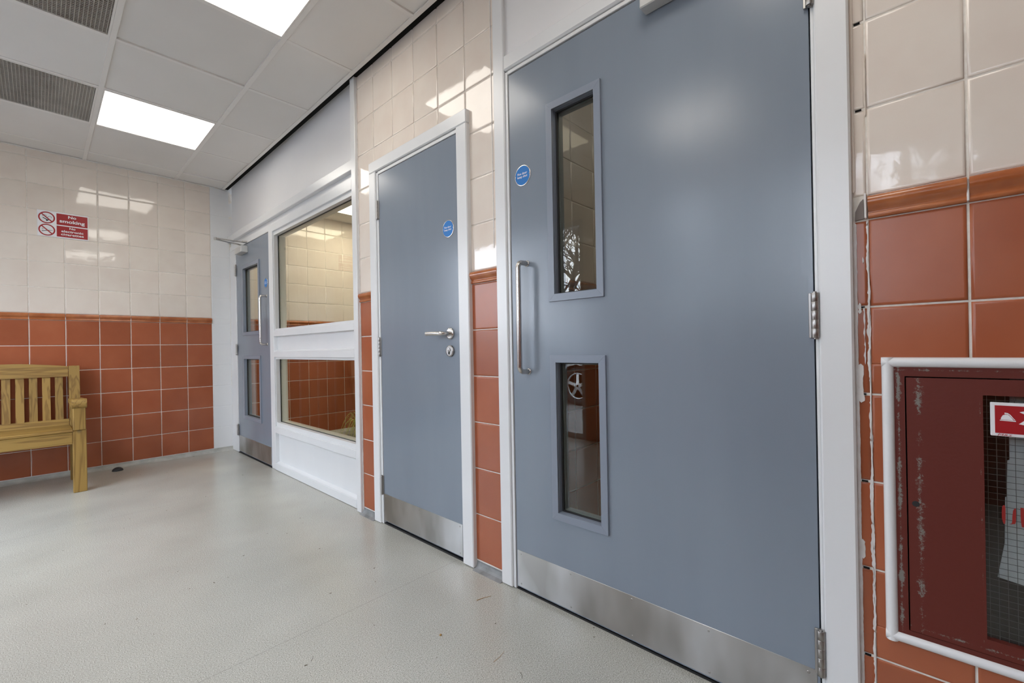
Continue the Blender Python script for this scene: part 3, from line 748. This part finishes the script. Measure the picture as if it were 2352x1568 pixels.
# lever set
lv = MB().lathe((X1, 1.570, 1.025), (-1,0,0), [(0,.0255),(.006,.0262),(.009,.0250),(.0105,.021)], 28).build('handle_rose', M['satin'], d2)
pts = [(X1-.008,1.570,1.025),(X1-.030,1.570,1.025)]
for k in range(1, 7):
    a = math.pi/2*k/6; pts.append((X1-.036-.018*math.sin(a), 1.570+.018-.018*math.cos(a), 1.025))
pts += [(X1-.054, 1.630, 1.026), (X1-.054, 1.682, 1.026)]
MB().tube(pts, .0098, 14).build('lever', M['satin'], lv)
kr = MB().lathe((X1, 1.573, .9455), (-1,0,0), [(0,.0255),(.006,.0262),(.009,.0250),(.0100,.021)], 28).build('keyhole_rose', M['chrome'], d2)
MB().lathe((X1-.0095, 1.573, .950), (-1,0,0), [(0,.0085),(.004,.0082)], 18).build('lock_cylinder', M['satin'], kr)
MB().box(X1-.0140, X1-.0095, 1.5715, 1.5745, .930, .951).build('key_slot', M['black'], kr)

# --- window_1: painted timber screen with two panes, and door_3 in it
WX = .006
w1 = thing('window_1', (0, 3.15, 0), 'white timber screen with upper and lower panes between the doors', kind='structure')
MB().box(-.0185, .10, 2.4105, 2.4615, .003, 2.62, .003).build('post', M['white'], w1)
MB().box(-.004, .006, 2.405, 2.4105, .02, 2.60).build('sealant', M['caulk'], w1)
MB().box(WX, .10, 2.4617, 2.507, .002, 2.0295, .002).build('stile', M['white'], w1)
MB().box(WX, .10, 3.8365, 3.9225, .002, 1.990, .002).build('mullion', M['white'], w1)
MB().box(WX-.003, .10, 2.5072, 3.836, .002, .055, .002).build('rail', M['white'], w1)
MB().box(WX, .10, 2.5072, 3.836, .2985, .352, .002).build('rail', M['white'], w1)
MB().box(WX, .10, 2.5072, 3.836, .9105, .958, .002).build('rail', M['white'], w1)
MB().box(WX, .10, 2.5072, 3.836, 1.0785, 1.1235, .002).build('rail', M['white'], w1)
MB().box(WX, .10, 2.5072, 3.836, 1.928, 1.990, .002).build('rail', M['white'], w1)
MB().box(WX, .10, 3.9227, 4.985, 1.9435, 1.990, .002).build('rail', M['white'], w1)
MB().box(WX+.010, .10, 2.4617, 4.985, 1.9902, 2.0295, .001).build('head', M['white'], w1)
MB().box(-.012, .10, 2.4617, 4.985, 2.0297, 2.091, .003).build('head_moulding', M['white'], w1)
MB().box(.030, .045, 2.4617, 4.985, 2.0912, 2.62).build('over_panel', M['whiteboard'], w1)
for z0, z1 in ((.055, .2985), (.958, 1.0785)):
    MB().box(.034, .046, 2.5075, 3.8357, z0, z1).build('panel', M['white'], w1)
    for (a, b) in ((z0, z0+.006), ):
        MB().prism([(WX+.004, z0+.0005), (.034, z0+.0005), (.034, z0+.010)], 1, 2.508, 3.8355).build('panel_bead', M['white'], w1)
def pane(z0, z1, gx=.052):
    y0, y1 = 2.5075, 3.8360
    MB().slab(0, WX+.012, gx-.0045, y0, y1, z0-.028, z1+.028, [(y0+.012, y1-.006, z0+.004, z1-.004)]).build('glazing_bead', M['white'], w1)
    MB().slab(0, gx-.0043, gx-.0003, y0, y1, z0-.010, z1+.010, [(y0+.008, y1-.010, z0+.007, z1-.007)]).build('gasket', M['black'], w1)
    MB().box(gx, gx+.0065, y0+.001, y1-.001, z0-.010, z1+.010).build('glass_pane', M['glass'], w1)
    MB().slab(0, gx+.007, .104, y0, y1, z0-.028, z1+.028, [(y0+.014, y1-.012, z0+.010, z1-.006)]).build('inner_bead', M['white'], w1)
pane(.380, .899)
pane(1.136, 1.902)

d3 = thing('door_3', (0, 4.36, 0), 'far blue grey fire door with two vision panels beside the white screen', kind='structure')
X3 = .010
h3 = [(4.180, 4.586, 1.139, 1.722), (4.180, 4.590, .372, .893)]
MB().slab(0, X3, X3+.046, 3.9265, 4.792, .013, 1.9395, h3).build('door_leaf', M['door'], d3)
for h in h3: vision(d3, X3, .046, *h, bw=.030)
kickplate(d3, X3, 3.937, 4.786, .017, .166, screws=False)
pull(d3, X3, 3.994, 1.018, 1.421)
sticker(d3, X3, 4.000, 1.531)
for z0, z1 in ((.166,.270), (.930,1.031), (1.687,1.790)): hinge(d3, -.001, 4.7985, z0, z1, .0072)
MB().box(.004, .10, 4.8035, 4.985, .002, 1.943, .003).build('door_frame', M['white'], d3)
MB().box(.058, .074, 3.9227, 3.942, .003, 1.943).build('door_stop', M['white'], d3)
MB().box(.004, .05, 3.9230, 4.803, .0, .006).build('under_door_shade', M['black'], d3)  # black strip painting the dark gap below the far leaf
cl3 = MB().box(-.046, X3-.0002, 4.447, 4.642, 1.857, 1.917, .003).build('door_closer', M['closer'], d3)
MB().tube([(-.018,4.525,1.916),(-.018,4.525,1.934)], .008, 10).build('spindle', M['satin'], cl3)
MB().tube([(-.018,4.525,1.932),(-.240,4.452,1.936)], .0065, 8).build('closer_arm', M['satin'], cl3)
MB().tube([(-.240,4.452,1.945),(-.018,4.462,1.948)], .0065, 8).build('closer_arm', M['satin'], cl3)
MB().tube([(-.240,4.452,1.930),(-.240,4.452,1.952)], .010, 10).build('arm_joint', M['chrome'], cl3)
MB().box(-.034, .006, 4.445, 4.480, 1.9445, 1.958, .002).build('arm_bracket', M['satin'], cl3)

# ------------------------------------------------------------------ no smoking sign on the far wall
SX0, SX1, SZ0, SZ1 = -1.286, -1.000, 1.888, 2.089
SY = D-.0035
ns = thing('wall_sign', ((SX0+SX1)/2, D, SZ0), 'white and red no smoking sign on the cream tiles', 'sign')
MB().box(SX0, SX1, SY, D-.0002, SZ0, SZ1, .0006).build('sign_plate', M['signwhite'], ns)
farp = lambda cx, cz: (lambda u, v_, d: (cx+u, SY-.0006-d, cz+v_))
def flat(name, mat, pts, d=.0004, parent=ns):
    n = len(pts); mb = MB()
    mb.add([(x, SY-d, z) for x, z in pts]+[(x, SY, z) for x, z in pts], [list(range(n))]+[(i, (i+1) % n, n+(i+1) % n, n+i) for i in range(n)])
    return mb.build(name, M[mat], parent)
RX0, RX1 = -1.181, -1.0045
zt_ = [(1.9905, 2.0790), (1.8965, 1.9825)]
for k, (z0, z1) in enumerate(zt_):
    flat('red_panel', 'signred', [(RX0,z0),(RX1,z0),(RX1,z1),(RX0,z1)])
cx = (RX0+RX1)/2
text_part('No', 'lettering', M['signtext'], farp(cx, 2.0590), ns, height=.0215, width=.046, bold=.022)
text_part('smoking', 'lettering', M['signtext'], farp(cx, 2.0190), ns, width=.144, height=.034, bold=.022)
text_part('No', 'lettering', M['signtext'], farp(cx, 1.9690), ns, height=.0165, width=.034, bold=.02)
text_part('electronic', 'lettering', M['signtext'], farp(cx, 1.9435), ns, width=.126, height=.0185, bold=.02)
text_part('cigarettes', 'lettering', M['signtext'], farp(cx, 1.9155), ns, width=.130, height=.0225, bold=.02)
for k, (z0, z1) in enumerate(zt_):
    c0, c1, R, r = -1.2345, (z0+z1)/2, .0455, .0375
    mb = MB(); n = 40; vs = []
    for rr, dd in ((R, .0010), (r, .0010), (R, 0), (r, 0)):
        vs += [(c0+rr*math.cos(2*math.pi*i/n), SY-dd, c1+rr*math.sin(2*math.pi*i/n)) for i in range(n)]
    fs = []
    for i in range(n):
        j = (i+1) % n; fs += [(i, j, n+j, n+i), (i, j, 2*n+j, 2*n+i), (n+i, n+j, 3*n+j, 3*n+i)]
    mb.add(vs, fs); mb.build('prohibition_ring', M['signred'], ns)
    a = R*.625; q = .0027
    flat('prohibition_bar', 'signred', [(c0-a-q, c1+a-q), (c0-a+q, c1+a+q), (c0+a+q, c1-a+q), (c0+a-q, c1-a-q)], .0014)
    if k == 0:     # smoking cigarette with curls of smoke
        flat('pictogram', 'ink', [(c0-.023,c1-.004),(c0-.020,c1+.000),(c0+.004,c1-.014),(c0+.001,c1-.020)], .0008)
        flat('pictogram', 'ink', [(c0-.006,c1-.024),(c0+.010,c1-.010),(c0+.013,c1-.017),(c0+.001,c1-.028)], .0008)
        for (ox, oz, sc) in ((-.010,.015,1), (.017,.006,1.1)):
            pa = [(c0+ox-.013*sc, SY-.0006, c1+oz-.008*sc), (c0+ox-.008*sc, SY-.0006, c1+oz+.002*sc), (c0+ox, SY-.0006, c1+oz+.006*sc), (c0+ox+.008*sc, SY-.0006, c1+oz+.002*sc), (c0+ox+.006*sc, SY-.0006, c1+oz-.006*sc)]
            MB().tube(pa, .0011, 6).build('pictogram', M['ink'], ns)
    else:          # electronic cigarette
        flat('pictogram', 'ink', [(c0-.028,c1-.0150),(c0-.028,c1-.0105),(c0+.010,c1-.0015),(c0+.033,c1+.0005),(c0+.033,c1-.0008),(c0+.010,c1-.0055)], .0008)
        for (ox, oz) in ((-.026,.008), (-.021,.004), (-.025,-.001)):
            MB().tube([(c0+ox-.003, SY-.0006, c1+oz), (c0+ox, SY-.0006, c1+oz+.003), (c0+ox+.003, SY-.0006, c1+oz-.001), (c0+ox+.005, SY-.0006, c1+oz+.003)], .0008, 6).build('pictogram', M['ink'], ns)

# ------------------------------------------------------------------ fire hose cabinet in the right wall
hc = thing('hose_cabinet', (0, -.18, .296), 'worn dark red fire hose cabinet recessed in terracotta tiles', 'cabinet')
Y0, Y1, Z0, Z1 = -.445, .066, .296, .920
def mold(pts_axis, name='surround'):
    return MB().tube(pts_axis, .0105, 14).build(name, M['white'], hc)
tr = .0108
for seg in ([(-.0085, Y1-tr, Z0), (-.0085, Y1-tr, Z1)], [(-.0085, Y0+tr, Z0), (-.0085, Y0+tr, Z1)]):
    MB().tube([(seg[0][0], seg[0][1], seg[0][2]), (seg[1][0], seg[1][1], seg[1][2])], tr, 16).build('surround', M['white'], hc)
for z in (Z0+tr, Z1-tr): MB().tube([(-.0085, Y0, z), (-.0085, Y1, z)], tr, 16).build('surround', M['white'], hc)
fx = -.0115
MB().slab(0, fx, .012, -.432, .0505, .309, .9025, [(-.410, .0275, .3275, .8790)]).build('cabinet_frame', M['cab_frame'], hc)
s = MB(); nseg = 60
for (a, b) in (((.0505, .309), (.0505, .9025)), ((.0505, .9025), (-.432, .9025)), ((.0505, .309), (-.432, .309))):
    pts = []
    for i in range(nseg+1):
        t_ = i/nseg; pts.append((fx-.0006, a[0]+(b[0]-a[0])*t_+(random.uniform(-.0012,.0012) if a[0] == b[0] else 0), a[1]+(b[1]-a[1])*t_+(random.uniform(-.0012,.0012) if a[1] == b[1] else 0)))
    s.tube(pts, .0021, 6)
s.build('sealant', M['caulk'], hc)
go = (-.350, -.0885, .3600, .8450)
cd = MB().slab(0, fx-.0035, fx+.012, -.408, .0250, .3300, .8765, [go]).build('cabinet_door', M['cab_door'], hc)
MB().lathe((fx-.0035, .0128, .606), (-1,0,0), [(0,.0062),(.0003,.0058)], 18).build('keyhole', M['black'], cd)
gx = fx+.006
MB().box(gx, gx+.006, go[0]-.004, go[1]+.004, go[2]-.004, go[3]+.004).build('glass_pane', M['clear'], cd)
g = MB(); yy = go[1]-.006
while yy > go[0]: g.box(gx+.0026, gx+.0034, yy-.0004, yy+.0004, go[2], go[3]); yy -= .0123
zz = go[3]-.010
while zz > go[2]: g.box(gx+.0026, gx+.0034, go[0], go[1], zz-.0004, zz+.0004); zz -= .0123
g.build('wire_mesh', M['wire'], cd, kind='stuff')
MB().slab(0, .0125, .20, -.428, .043, .317, .893, [(-.420, .036, .325, .885)]).build('cabinet_body', M['dark_in'], hc)
MB().box(.195, .20, -.420, .036, .325, .885).build('cabinet_back', M['dark_in'], hc)
# sign on the glass
sp_ = MB().box(gx-.0060, gx-.0001, -.300, -.0985, .7660, .8320, .0012).build('cabinet_sign', M['signwhite'], cd, 'red and white fire equipment sign stuck on the wired glass')
q = gx-.0062
def onsign(name, mat, pts, d=.0004):
    n = len(pts)
    return MB().add([(q-d, y, z) for y, z in pts]+[(q+.0003, y, z) for y, z in pts], [list(range(n))]+[(i, (i+1) % n, n+(i+1) % n, n+i) for i in range(n)]).build(name, M[mat], sp_)
onsign('red_panel', 'signred', [(-.1045,.7722),(-.294,.7722),(-.294,.8262),(-.1045,.8262)])
Yh, Zh, kk = -.1115, .7960, .0000575*1.0
# helmet: dome, crest and brim
dome = [(-.1122,.7990),(-.1128,.8030),(-.1150,.8075),(-.1185,.8092),(-.1220,.8088),(-.1255,.8045),(-.1290,.7985)]
onsign('helmet_dome', 'signwhite', dome, .0007)
onsign('helmet_crest', 'signwhite', [(-.1172,.8100),(-.1174,.8128),(-.1215,.8122),(-.1250,.8090),(-.1285,.8030),(-.1312,.7992),(-.1300,.7990),(-.1262,.8045),(-.1228,.8092),(-.1190,.8102)], .0007)
onsign('helmet_brim', 'signwhite', [(-.1110,.7968),(-.1110,.7982),(-.1318,.7980),(-.1318,.7962)], .0007)
fl = [(-.1365,.8150),(-.1420,.8120),(-.146,.806),(-.1425,.7990),(-.1355,.7920),(-.145,.790),(-.158,.790),(-.170,.797),(-.174,.806),(-.166,.816),(-.150,.820)]
onsign('flame_mark', 'signwhite', fl, .0007)
text_part('M&S', 'lettering', M['signred'], (lambda u, v_, d: (q-d, -.1075-u, .7691+v_)), sp_, width=.0195, height=.0038, bold=0, shear=.3, align='L')
# red brush letters on the glass
def stroke(pts, r, name='painted_letter'):
    n = len(pts); vs = []
    for i, (y, z, k) in enumerate(pts):
        vs += [(gx-.0004, y+r*k, z), (gx-.0004, y-r*k, z)]
    return MB().add(vs, [(2*i, 2*i+1, 2*i+3, 2*i+2) for i in range(n-1)]).build(name, M['letter_red'], cd)
stroke([(-.1148,.6300,.5),(-.1146,.6260,1),(-.1143,.6150,1.15),(-.1143,.6050,1.1),(-.1146,.5980,.8),(-.1150,.5935,.4)], .0022)
stroke([(-.1296,.6275,.4),(-.1286,.6220,.9),(-.1280,.6100,1.1),(-.1278,.6020,1.1),(-.1268,.5968,1.0),(-.1225,.5950,.5)], .0022)
stroke([(-.1384,.6303,.9),(-.1388,.6150,1.1),(-.1392,.6030,1.1),(-.1394,.5930,.8)], .0024)
sh = MB().prism([(-.1290,.878),(-.1268,.7567),(-.1269,.7136),(-.1239,.7118),(-.1223,.6388),(-.1201,.6373),(-.1183,.5447),(-.1079,.4727),(-.1427,.4675),(-.30,.445),(-.30,.878)], 0, .030, .033)
sh = sh.build('hanging_sheet', M['paper']); tag(sh, 'pale grey folded sheet hanging behind the wired cabinet glass', 'sheet')

# ------------------------------------------------------------------ pine bench against the far wall
bn = thing('garden_bench', (-1.72, 4.55, 0), 'varnished pine slatted bench with scroll arms against the far tiles', 'bench')
BXR, BXL = -1.066, -2.374
PW = .070
def quad_post(x0, x1, prof_, name, mat='pine_z'):
    return MB().prism(prof_, 0, x0, x1).build(name, M[mat], bn)
for xr in (BXR, BXL+PW):
    x0, x1 = xr-PW, xr
    MB().box(x0, x1, 4.318, 4.386, 0, .432, .003).build('leg', M['pine_z'], bn)
    MB().box(x0+.003, x1-.003, 4.312, 4.380, .433, .592, .004).build('arm_post', M['pine_z'], bn)
    quad_post(x0+.003, x1-.006, [(4.790,0),(4.850,0),(4.860,.40),(4.915,.873),(4.865,.875),(4.800,.40)], 'leg')
    # arm with a rolled front
    pr = []
    for k in range(17):
        a = math.pi*.5+math.pi*1.25*k/16; pr.append((4.322+.032*math.cos(a), .618+.032*math.sin(a)))
    prf = pr+[(4.342,.592),(4.60,.602),(4.845,.592),(4.848,.622),(4.60,.634)]
    MB().prism(prf, 0, x0-.003, x1+.003).build('arm_rest', M['pine_y'], bn)
    MB().box(x0+.010, x1-.010, 4.386, 4.800, .335, .405, .002).build('side_rail', M['pine_y'], bn)
    MB().box(x0+.014, x1-.014, 4.386, 4.795, .10, .145, .002).build('stretcher', M['pine_y'], bn)
xi0, xi1 = BXL+PW, BXR-PW
MB().box(xi0, xi1, 4.322, 4.350, .340, .4232, .003).build('apron', M['pine_x'], bn)
for k in range(5):
    y = 4.312+.0955*k
    MB().box(xi0-.004, xi1+.004, y, y+.086, .4195+.004*(k == 0)-.003*k, .4400-.003*k, .004).build('seat_slat', M['pine_x'], bn)
yb = lambda z: 4.815+.055*(z-.40)/.475
# crest rail: straight bottom, crowned top
top = []
n = 24
for i in range(n+1):
    x = xi0+(xi1-xi0)*i/n; d_ = min(x-xi0, xi1-x)
    h = .871+.027*min(1, max(0, d_/.25))**.8
    top.append((x, h))
poly = [(xi0, .792), (xi1, .792)]+top[::-1]
mb = MB(); nn = len(poly)
mb.add([(x, yb(z), z) for x, z in poly]+[(x, yb(z)+.034, z) for x, z in poly], [list(range(nn))[::-1], list(range(nn, 2*nn))]+[(i, (i+1) % nn, nn+(i+1) % nn, nn+i) for i in range(nn)])
mb.build('crest_rail', M['pine_x'], bn)
mb = MB()
mb.add([(x, yb(z)+o, z) for o in (0, .036) for (x, z) in ((xi0,.395),(xi1,.395),(xi1,.468),(xi0,.468))], [(3,2,1,0),(4,5,6,7),(0,1,5,4),(1,2,6,5),(2,3,7,6),(3,0,4,7)])
mb.build('lower_rail', M['pine_x'], bn)
x = -1.165
while x-.043 > xi0+.01:
    mb = MB(); zz = ((x-.043,.466),(x,.466),(x,.794),(x-.043,.794))
    mb.add([(a, yb(z)+o, z) for o in (.010, .026) for (a, z) in zz], [(3,2,1,0),(4,5,6,7),(0,1,5,4),(1,2,6,5),(2,3,7,6),(3,0,4,7)])
    mb.build('back_slat', M['pine_z'], bn); x -= .0672

# ------------------------------------------------------------------ small things on the floor
ds = MB().lathe((-.858, 4.862, 0), (0,0,1), [(0,.036),(.006,.036),(.016,.030),(.024,.019),(.028,.006)], 24).build('floor_stop', M['rubberdome'], origin=(-.858, 4.862, 0))
tag(ds, 'small black rubber dome on the floor before the far wall', 'door stop')
def blade(name, pts, label, mat='straw', r=.0011):
    o = MB().tube(pts, r, 5, r1=r*.5).build(name, M[mat], origin=pts[0]); return tag(o, label, 'straw')
blade('dry_stalk', [(-.1724,1.2466,.0012),(-.142,1.2381,.0016),(-.1157,1.2259,.0012)], 'orange brown dry stalk on the floor before the largest door')
blade('dry_stalk', [(-.3591,.9667,.001),(-.332,.9673,.001),(-.3049,.9748,.001)], 'thin pale bent grass stem on the floor near the kick plate', 'straw', .0006)
blade('dry_stalk', [(-.3376,.8774,.001),(-.3432,.8656,.001),(-.3525,.8557,.001)], 'short dark curved hair of grass lowest on the pale floor', 'bark', .0006)
blade('dry_stalk', [(-.7297,1.3922,.001),(-.722,1.400,.001),(-.716,1.412,.001)], 'short dark stem lying beside the floor seam', 'bark', .0006)
cr2 = MB().lathe((-.3892, 1.1881, 0), (0,0,1), [(0,.0035),(.003,.0042),(.005,.002)], 7).build('crumb', M['straw'], origin=(-.3892,1.1881,0)); tag(cr2, 'tiny brown crumb alone on the pale floor', 'crumb')

# ------------------------------------------------------------------ lobby plant and mat
mt_ = MB().box(.93, 1.80, 3.55, 4.74, 0, .008, .002).build('entrance_mat', M['mat'], origin=(1.3,4.1,0)); tag(mt_, 'dark mat on the lobby floor under the grassy plant', 'mat')
pc = Vector((.985, 4.15, 0))
pl = thing('potted_grass', (pc.x, pc.y, .008), 'yellow green arching grass plant in a dark pot behind the window', 'plant')
MB().lathe((pc.x, pc.y, .008), (0,0,1), [(0,.06),(.01,.065),(.11,.085),(.125,.09),(.125,.08),(.11,.075)], 24).build('plant_pot', M['pot'], pl)
fo = MB()
for i in range(110):
    a = random.uniform(0, 2*math.pi); ln = random.uniform(.24, .44); rise = random.uniform(.10, .22); rad = random.uniform(.16, .30)
    d_ = Vector((math.cos(a), math.sin(a), 0)); sd = Vector((-d_.y, d_.x, 0)); wv = random.uniform(.0034, .0058); pts = []
    for k in range(9):
        t_ = k/8
        z = .13+rise*math.sin(min(1, t_*1.55)*math.pi*.5)*1.0-(max(0, t_-.45)/.55)**1.7*(rise+random.uniform(.04,.07)*1.3)
        pts.append(pc+d_*(.03+rad*t_**.85)+Vector((0,0,max(.012, z))))
    vs = []
    for k, pnt in enumerate(pts):
        ww = wv*(1-.8*(k/8)**2); vs += [pnt+sd*ww, pnt-sd*ww+Vector((0,0,.0008))]
    fo.add(vs, [(2*k, 2*k+1, 2*k+3, 2*k+2) for k in range(8)], 0, True)
fo.build('foliage', M['leafgreen'], pl, kind='stuff', recalc=False)

# ------------------------------------------------------------------ glazed entrance in the opposite wall (seen mirrored in panes and tiles)
def screen(name, y0, y1, z0, z1, muls, trans, label):
    t = thing(name, (XL, (y0+y1)/2, z0), label, kind='structure')
    f = .055; xa, xb = XL-.075, XL-.02
    MB().slab(0, xa, xb, y0, y1, z0, z1, [(y0+f, y1-f, z0+f, z1-f)]).build('outer_frame', M['alu'], t)
    for m_ in muls: MB().box(xa, xb, m_-.03, m_+.03, z0+f, z1-f, .002).build('mullion', M['alu'], t)
    e_ = [y0+f]+[q for m_ in muls for q in (m_-.03, m_+.03)]+[y1-f]
    for a, b in zip(e_[::2], e_[1::2]):
        zs = [z0+f]+[q for tz in trans for q in (tz-.03, tz+.03)]+[z1-f]
        for tz in trans: MB().box(xa, xb, a, b, tz-.03, tz+.03, .002).build('transom', M['alu'], t)
        for c, d_ in zip(zs[::2], zs[1::2]): MB().box(xa+.02, xa+.028, a, b, c, d_).build('glass_pane', M['clear'], t)
    return t
screen('door_4', 2.50, 4.45, .0, 2.25, [3.47], [], 'glazed double entrance door opposite the white screen')
screen('window_2', -.35, 1.75, 1.10, 2.25, [.08, .62, 1.2], [], 'wide window beside the entrance, opposite the largest grey door')

# parked car outside
def car(px, py, label):
    t = thing('parked_car', (px, py, -.04), label, 'car')
    g0 = -.04; xa, xb = px, px-1.72
    wheels = [py, py+2.6]; wr_ = .33
    prof_ = [(py-.82,.30),(py-.86,.50),(py-.80,.72),(py-.55,.82),(py+.28,.93),(py+.95,1.36),(py+2.3,1.42),(py+3.05,1.06),(py+3.32,.98),(py+3.40,.62),(py+3.34,.30)]
    low = []
    for wy in wheels[::-1]:
        for k in range(9):
            a = math.pi*k/8; low.append((wy+.39*math.cos(a), .30+.39*math.sin(a)))
    poly_ = prof_+low
    MB().prism([(y, z+g0) for y, z in poly_], 0, xb, xa).build('car_body', M['carpaint'], t)
    win = [(py+.45,.95),(py+1.0,1.30),(py+2.22,1.35),(py+2.75,1.06),(py+2.75,.96)]
    for xx in (xa+.004, xb-.008): MB().prism([(y, z+g0) for y, z in win], 0, xx-.004, xx+.004).build('side_window', M['carglass'], t)
    MB().box(xb+.1, xa-.1, py-.78, py+3.28, .20+g0, .32+g0).build('underside', M['tyre'], t)
    for wy in wheels:
        for xx, sg in ((xa-.18, 1), (xb+.18, -1)):
            wl_ = MB().lathe((xx, wy, wr_+g0), (sg,0,0), [(-.09,.24),(-.09,.31),(-.06,wr_),(.10,wr_),(.14,.315),(.15,.23),(.12,.22)], 32).build('wheel', M['tyre'], t)
            rm = MB().lathe((xx, wy, wr_+g0), (sg,0,0), [(.10,.215),(.145,.222),(.150,.205),(.120,.195)], 32)
            for k in range(5):
                a = 2*math.pi*k/5+.3; c_, s_ = math.cos(a), math.sin(a)
                def P_(r_, o_, dx): return (xx+sg*dx, wy+c_*r_-s_*o_, wr_+g0+s_*r_+c_*o_)
                rm.add([P_(.02,-.03,.148),P_(.205,-.022,.135),P_(.205,.022,.135),P_(.02,.03,.148),P_(.02,-.03,.11),P_(.205,-.022,.11),P_(.205,.022,.11),P_(.02,.03,.11)], [(0,1,2,3),(4,5,6,7),(0,1,5,4),(1,2,6,5),(2,3,7,6),(3,0,4,7)])
            rm.build('rim', M['rim'], wl_)
    return t
car(-4.75, 4.20, 'silver car parked outside the glazed entrance')

# bare trees beyond the car
def tree(px, py, h, label, seed):
    rd = random.Random(seed); t = thing('bare_tree', (px, py, -.04), label, 'tree', None)
    tr_ = MB(); br_ = MB()
    def grow(mb, p_, d_, ln, r_, dep):
        pts = [p_]; q_ = p_; dd = d_
        for k in range(4):
            dd = (dd+Vector((rd.uniform(-.16,.16), rd.uniform(-.16,.16), rd.uniform(-.04,.10)))).normalized(); q_ = q_+dd*ln/4; pts.append(q_)
        mb.tube(pts, r_, 6 if dep < 2 else 4, r1=r_*.6, cap=False)
        if dep < 4:
            for k in range(4 if dep else 7):
                st = pts[rd.randint(1 if dep else 2, 4)]; az = rd.uniform(0, 2*math.pi)
                nd = (dd*.7+Vector((math.cos(az), math.sin(az), rd.uniform(-.1,.5)))*.8).normalized()
                grow(br_, st, nd, ln*rd.uniform(.5,.72), r_*.5, dep+1)
    grow(tr_, Vector((px, py, -.06)), Vector((0,0,1)), h*.5, .16, 0)
    tr_.build('trunk', M['bark'], t); br_.build('branches', M['bark'], t, kind='stuff')
tree(-7.6, 6.6, 6.0, 'bare branched tree straight beyond the parked car', 3)
tree(-14.5, 9.0, 8.5, 'bare tree further back behind the parked car', 5)
tree(-13.6, 1.2, 7.5, 'bare tree outside the wide window', 11)

# evergreens as mirrored in the panes, row added and thickened to cut daylight
M['needles'] = noise_mix('dark_needles', (.035,.055,.028), (.018,.032,.016), scale=3, rough=.8)
def evergreen(px, py, h, label, seed):
    rd = random.Random(seed); t = thing('added_evergreen', (px, py, -.04), label, 'tree', 'added evergreen trees beyond the car park')
    MB().tube([(px,py,-.06),(px+.05,py,h*.5),(px,py+.06,h*.96)], .14, 8, r1=.03).build('trunk', M['bark'], t)
    fo = MB()
    for c in range(190):
        z = rd.uniform(.5, h); rr = (1.35*(1-z/h)**.75+.25)*rd.uniform(.25, 1.0); a = rd.uniform(0, 2*math.pi)
        c0 = Vector((px+rr*math.cos(a), py+rr*math.sin(a), z-.15*rr))
        for k in range(22):
            p_ = c0+Vector((rd.gauss(0,.17), rd.gauss(0,.17), rd.gauss(0,.11)))
            u = Vector((rd.uniform(-1,1), rd.uniform(-1,1), rd.uniform(-.5,.5))).normalized()*rd.uniform(.05,.12); v_ = u.orthogonal().normalized()*rd.uniform(.02,.045)
            fo.add([p_-u-v_, p_+u-v_, p_+u+v_, p_-u+v_], [(0,1,2,3)])
    fo.build('needles', M['needles'], t, kind='stuff', recalc=False)
for k, (px, py, h) in enumerate([(-9.6,-4.0,6.2),(-9.8,-.5,6.8),(-9.7,3.0,6.4),(-13.5,6.2,6.6)]):
    evergreen(px, py, h, ['added dark evergreen tree left of the wide window view', 'added tall dark evergreen straight outside the wide window', 'added low dark evergreen between the window and the entrance', 'added dark evergreen tree behind the bare tree'][k], 20+k)
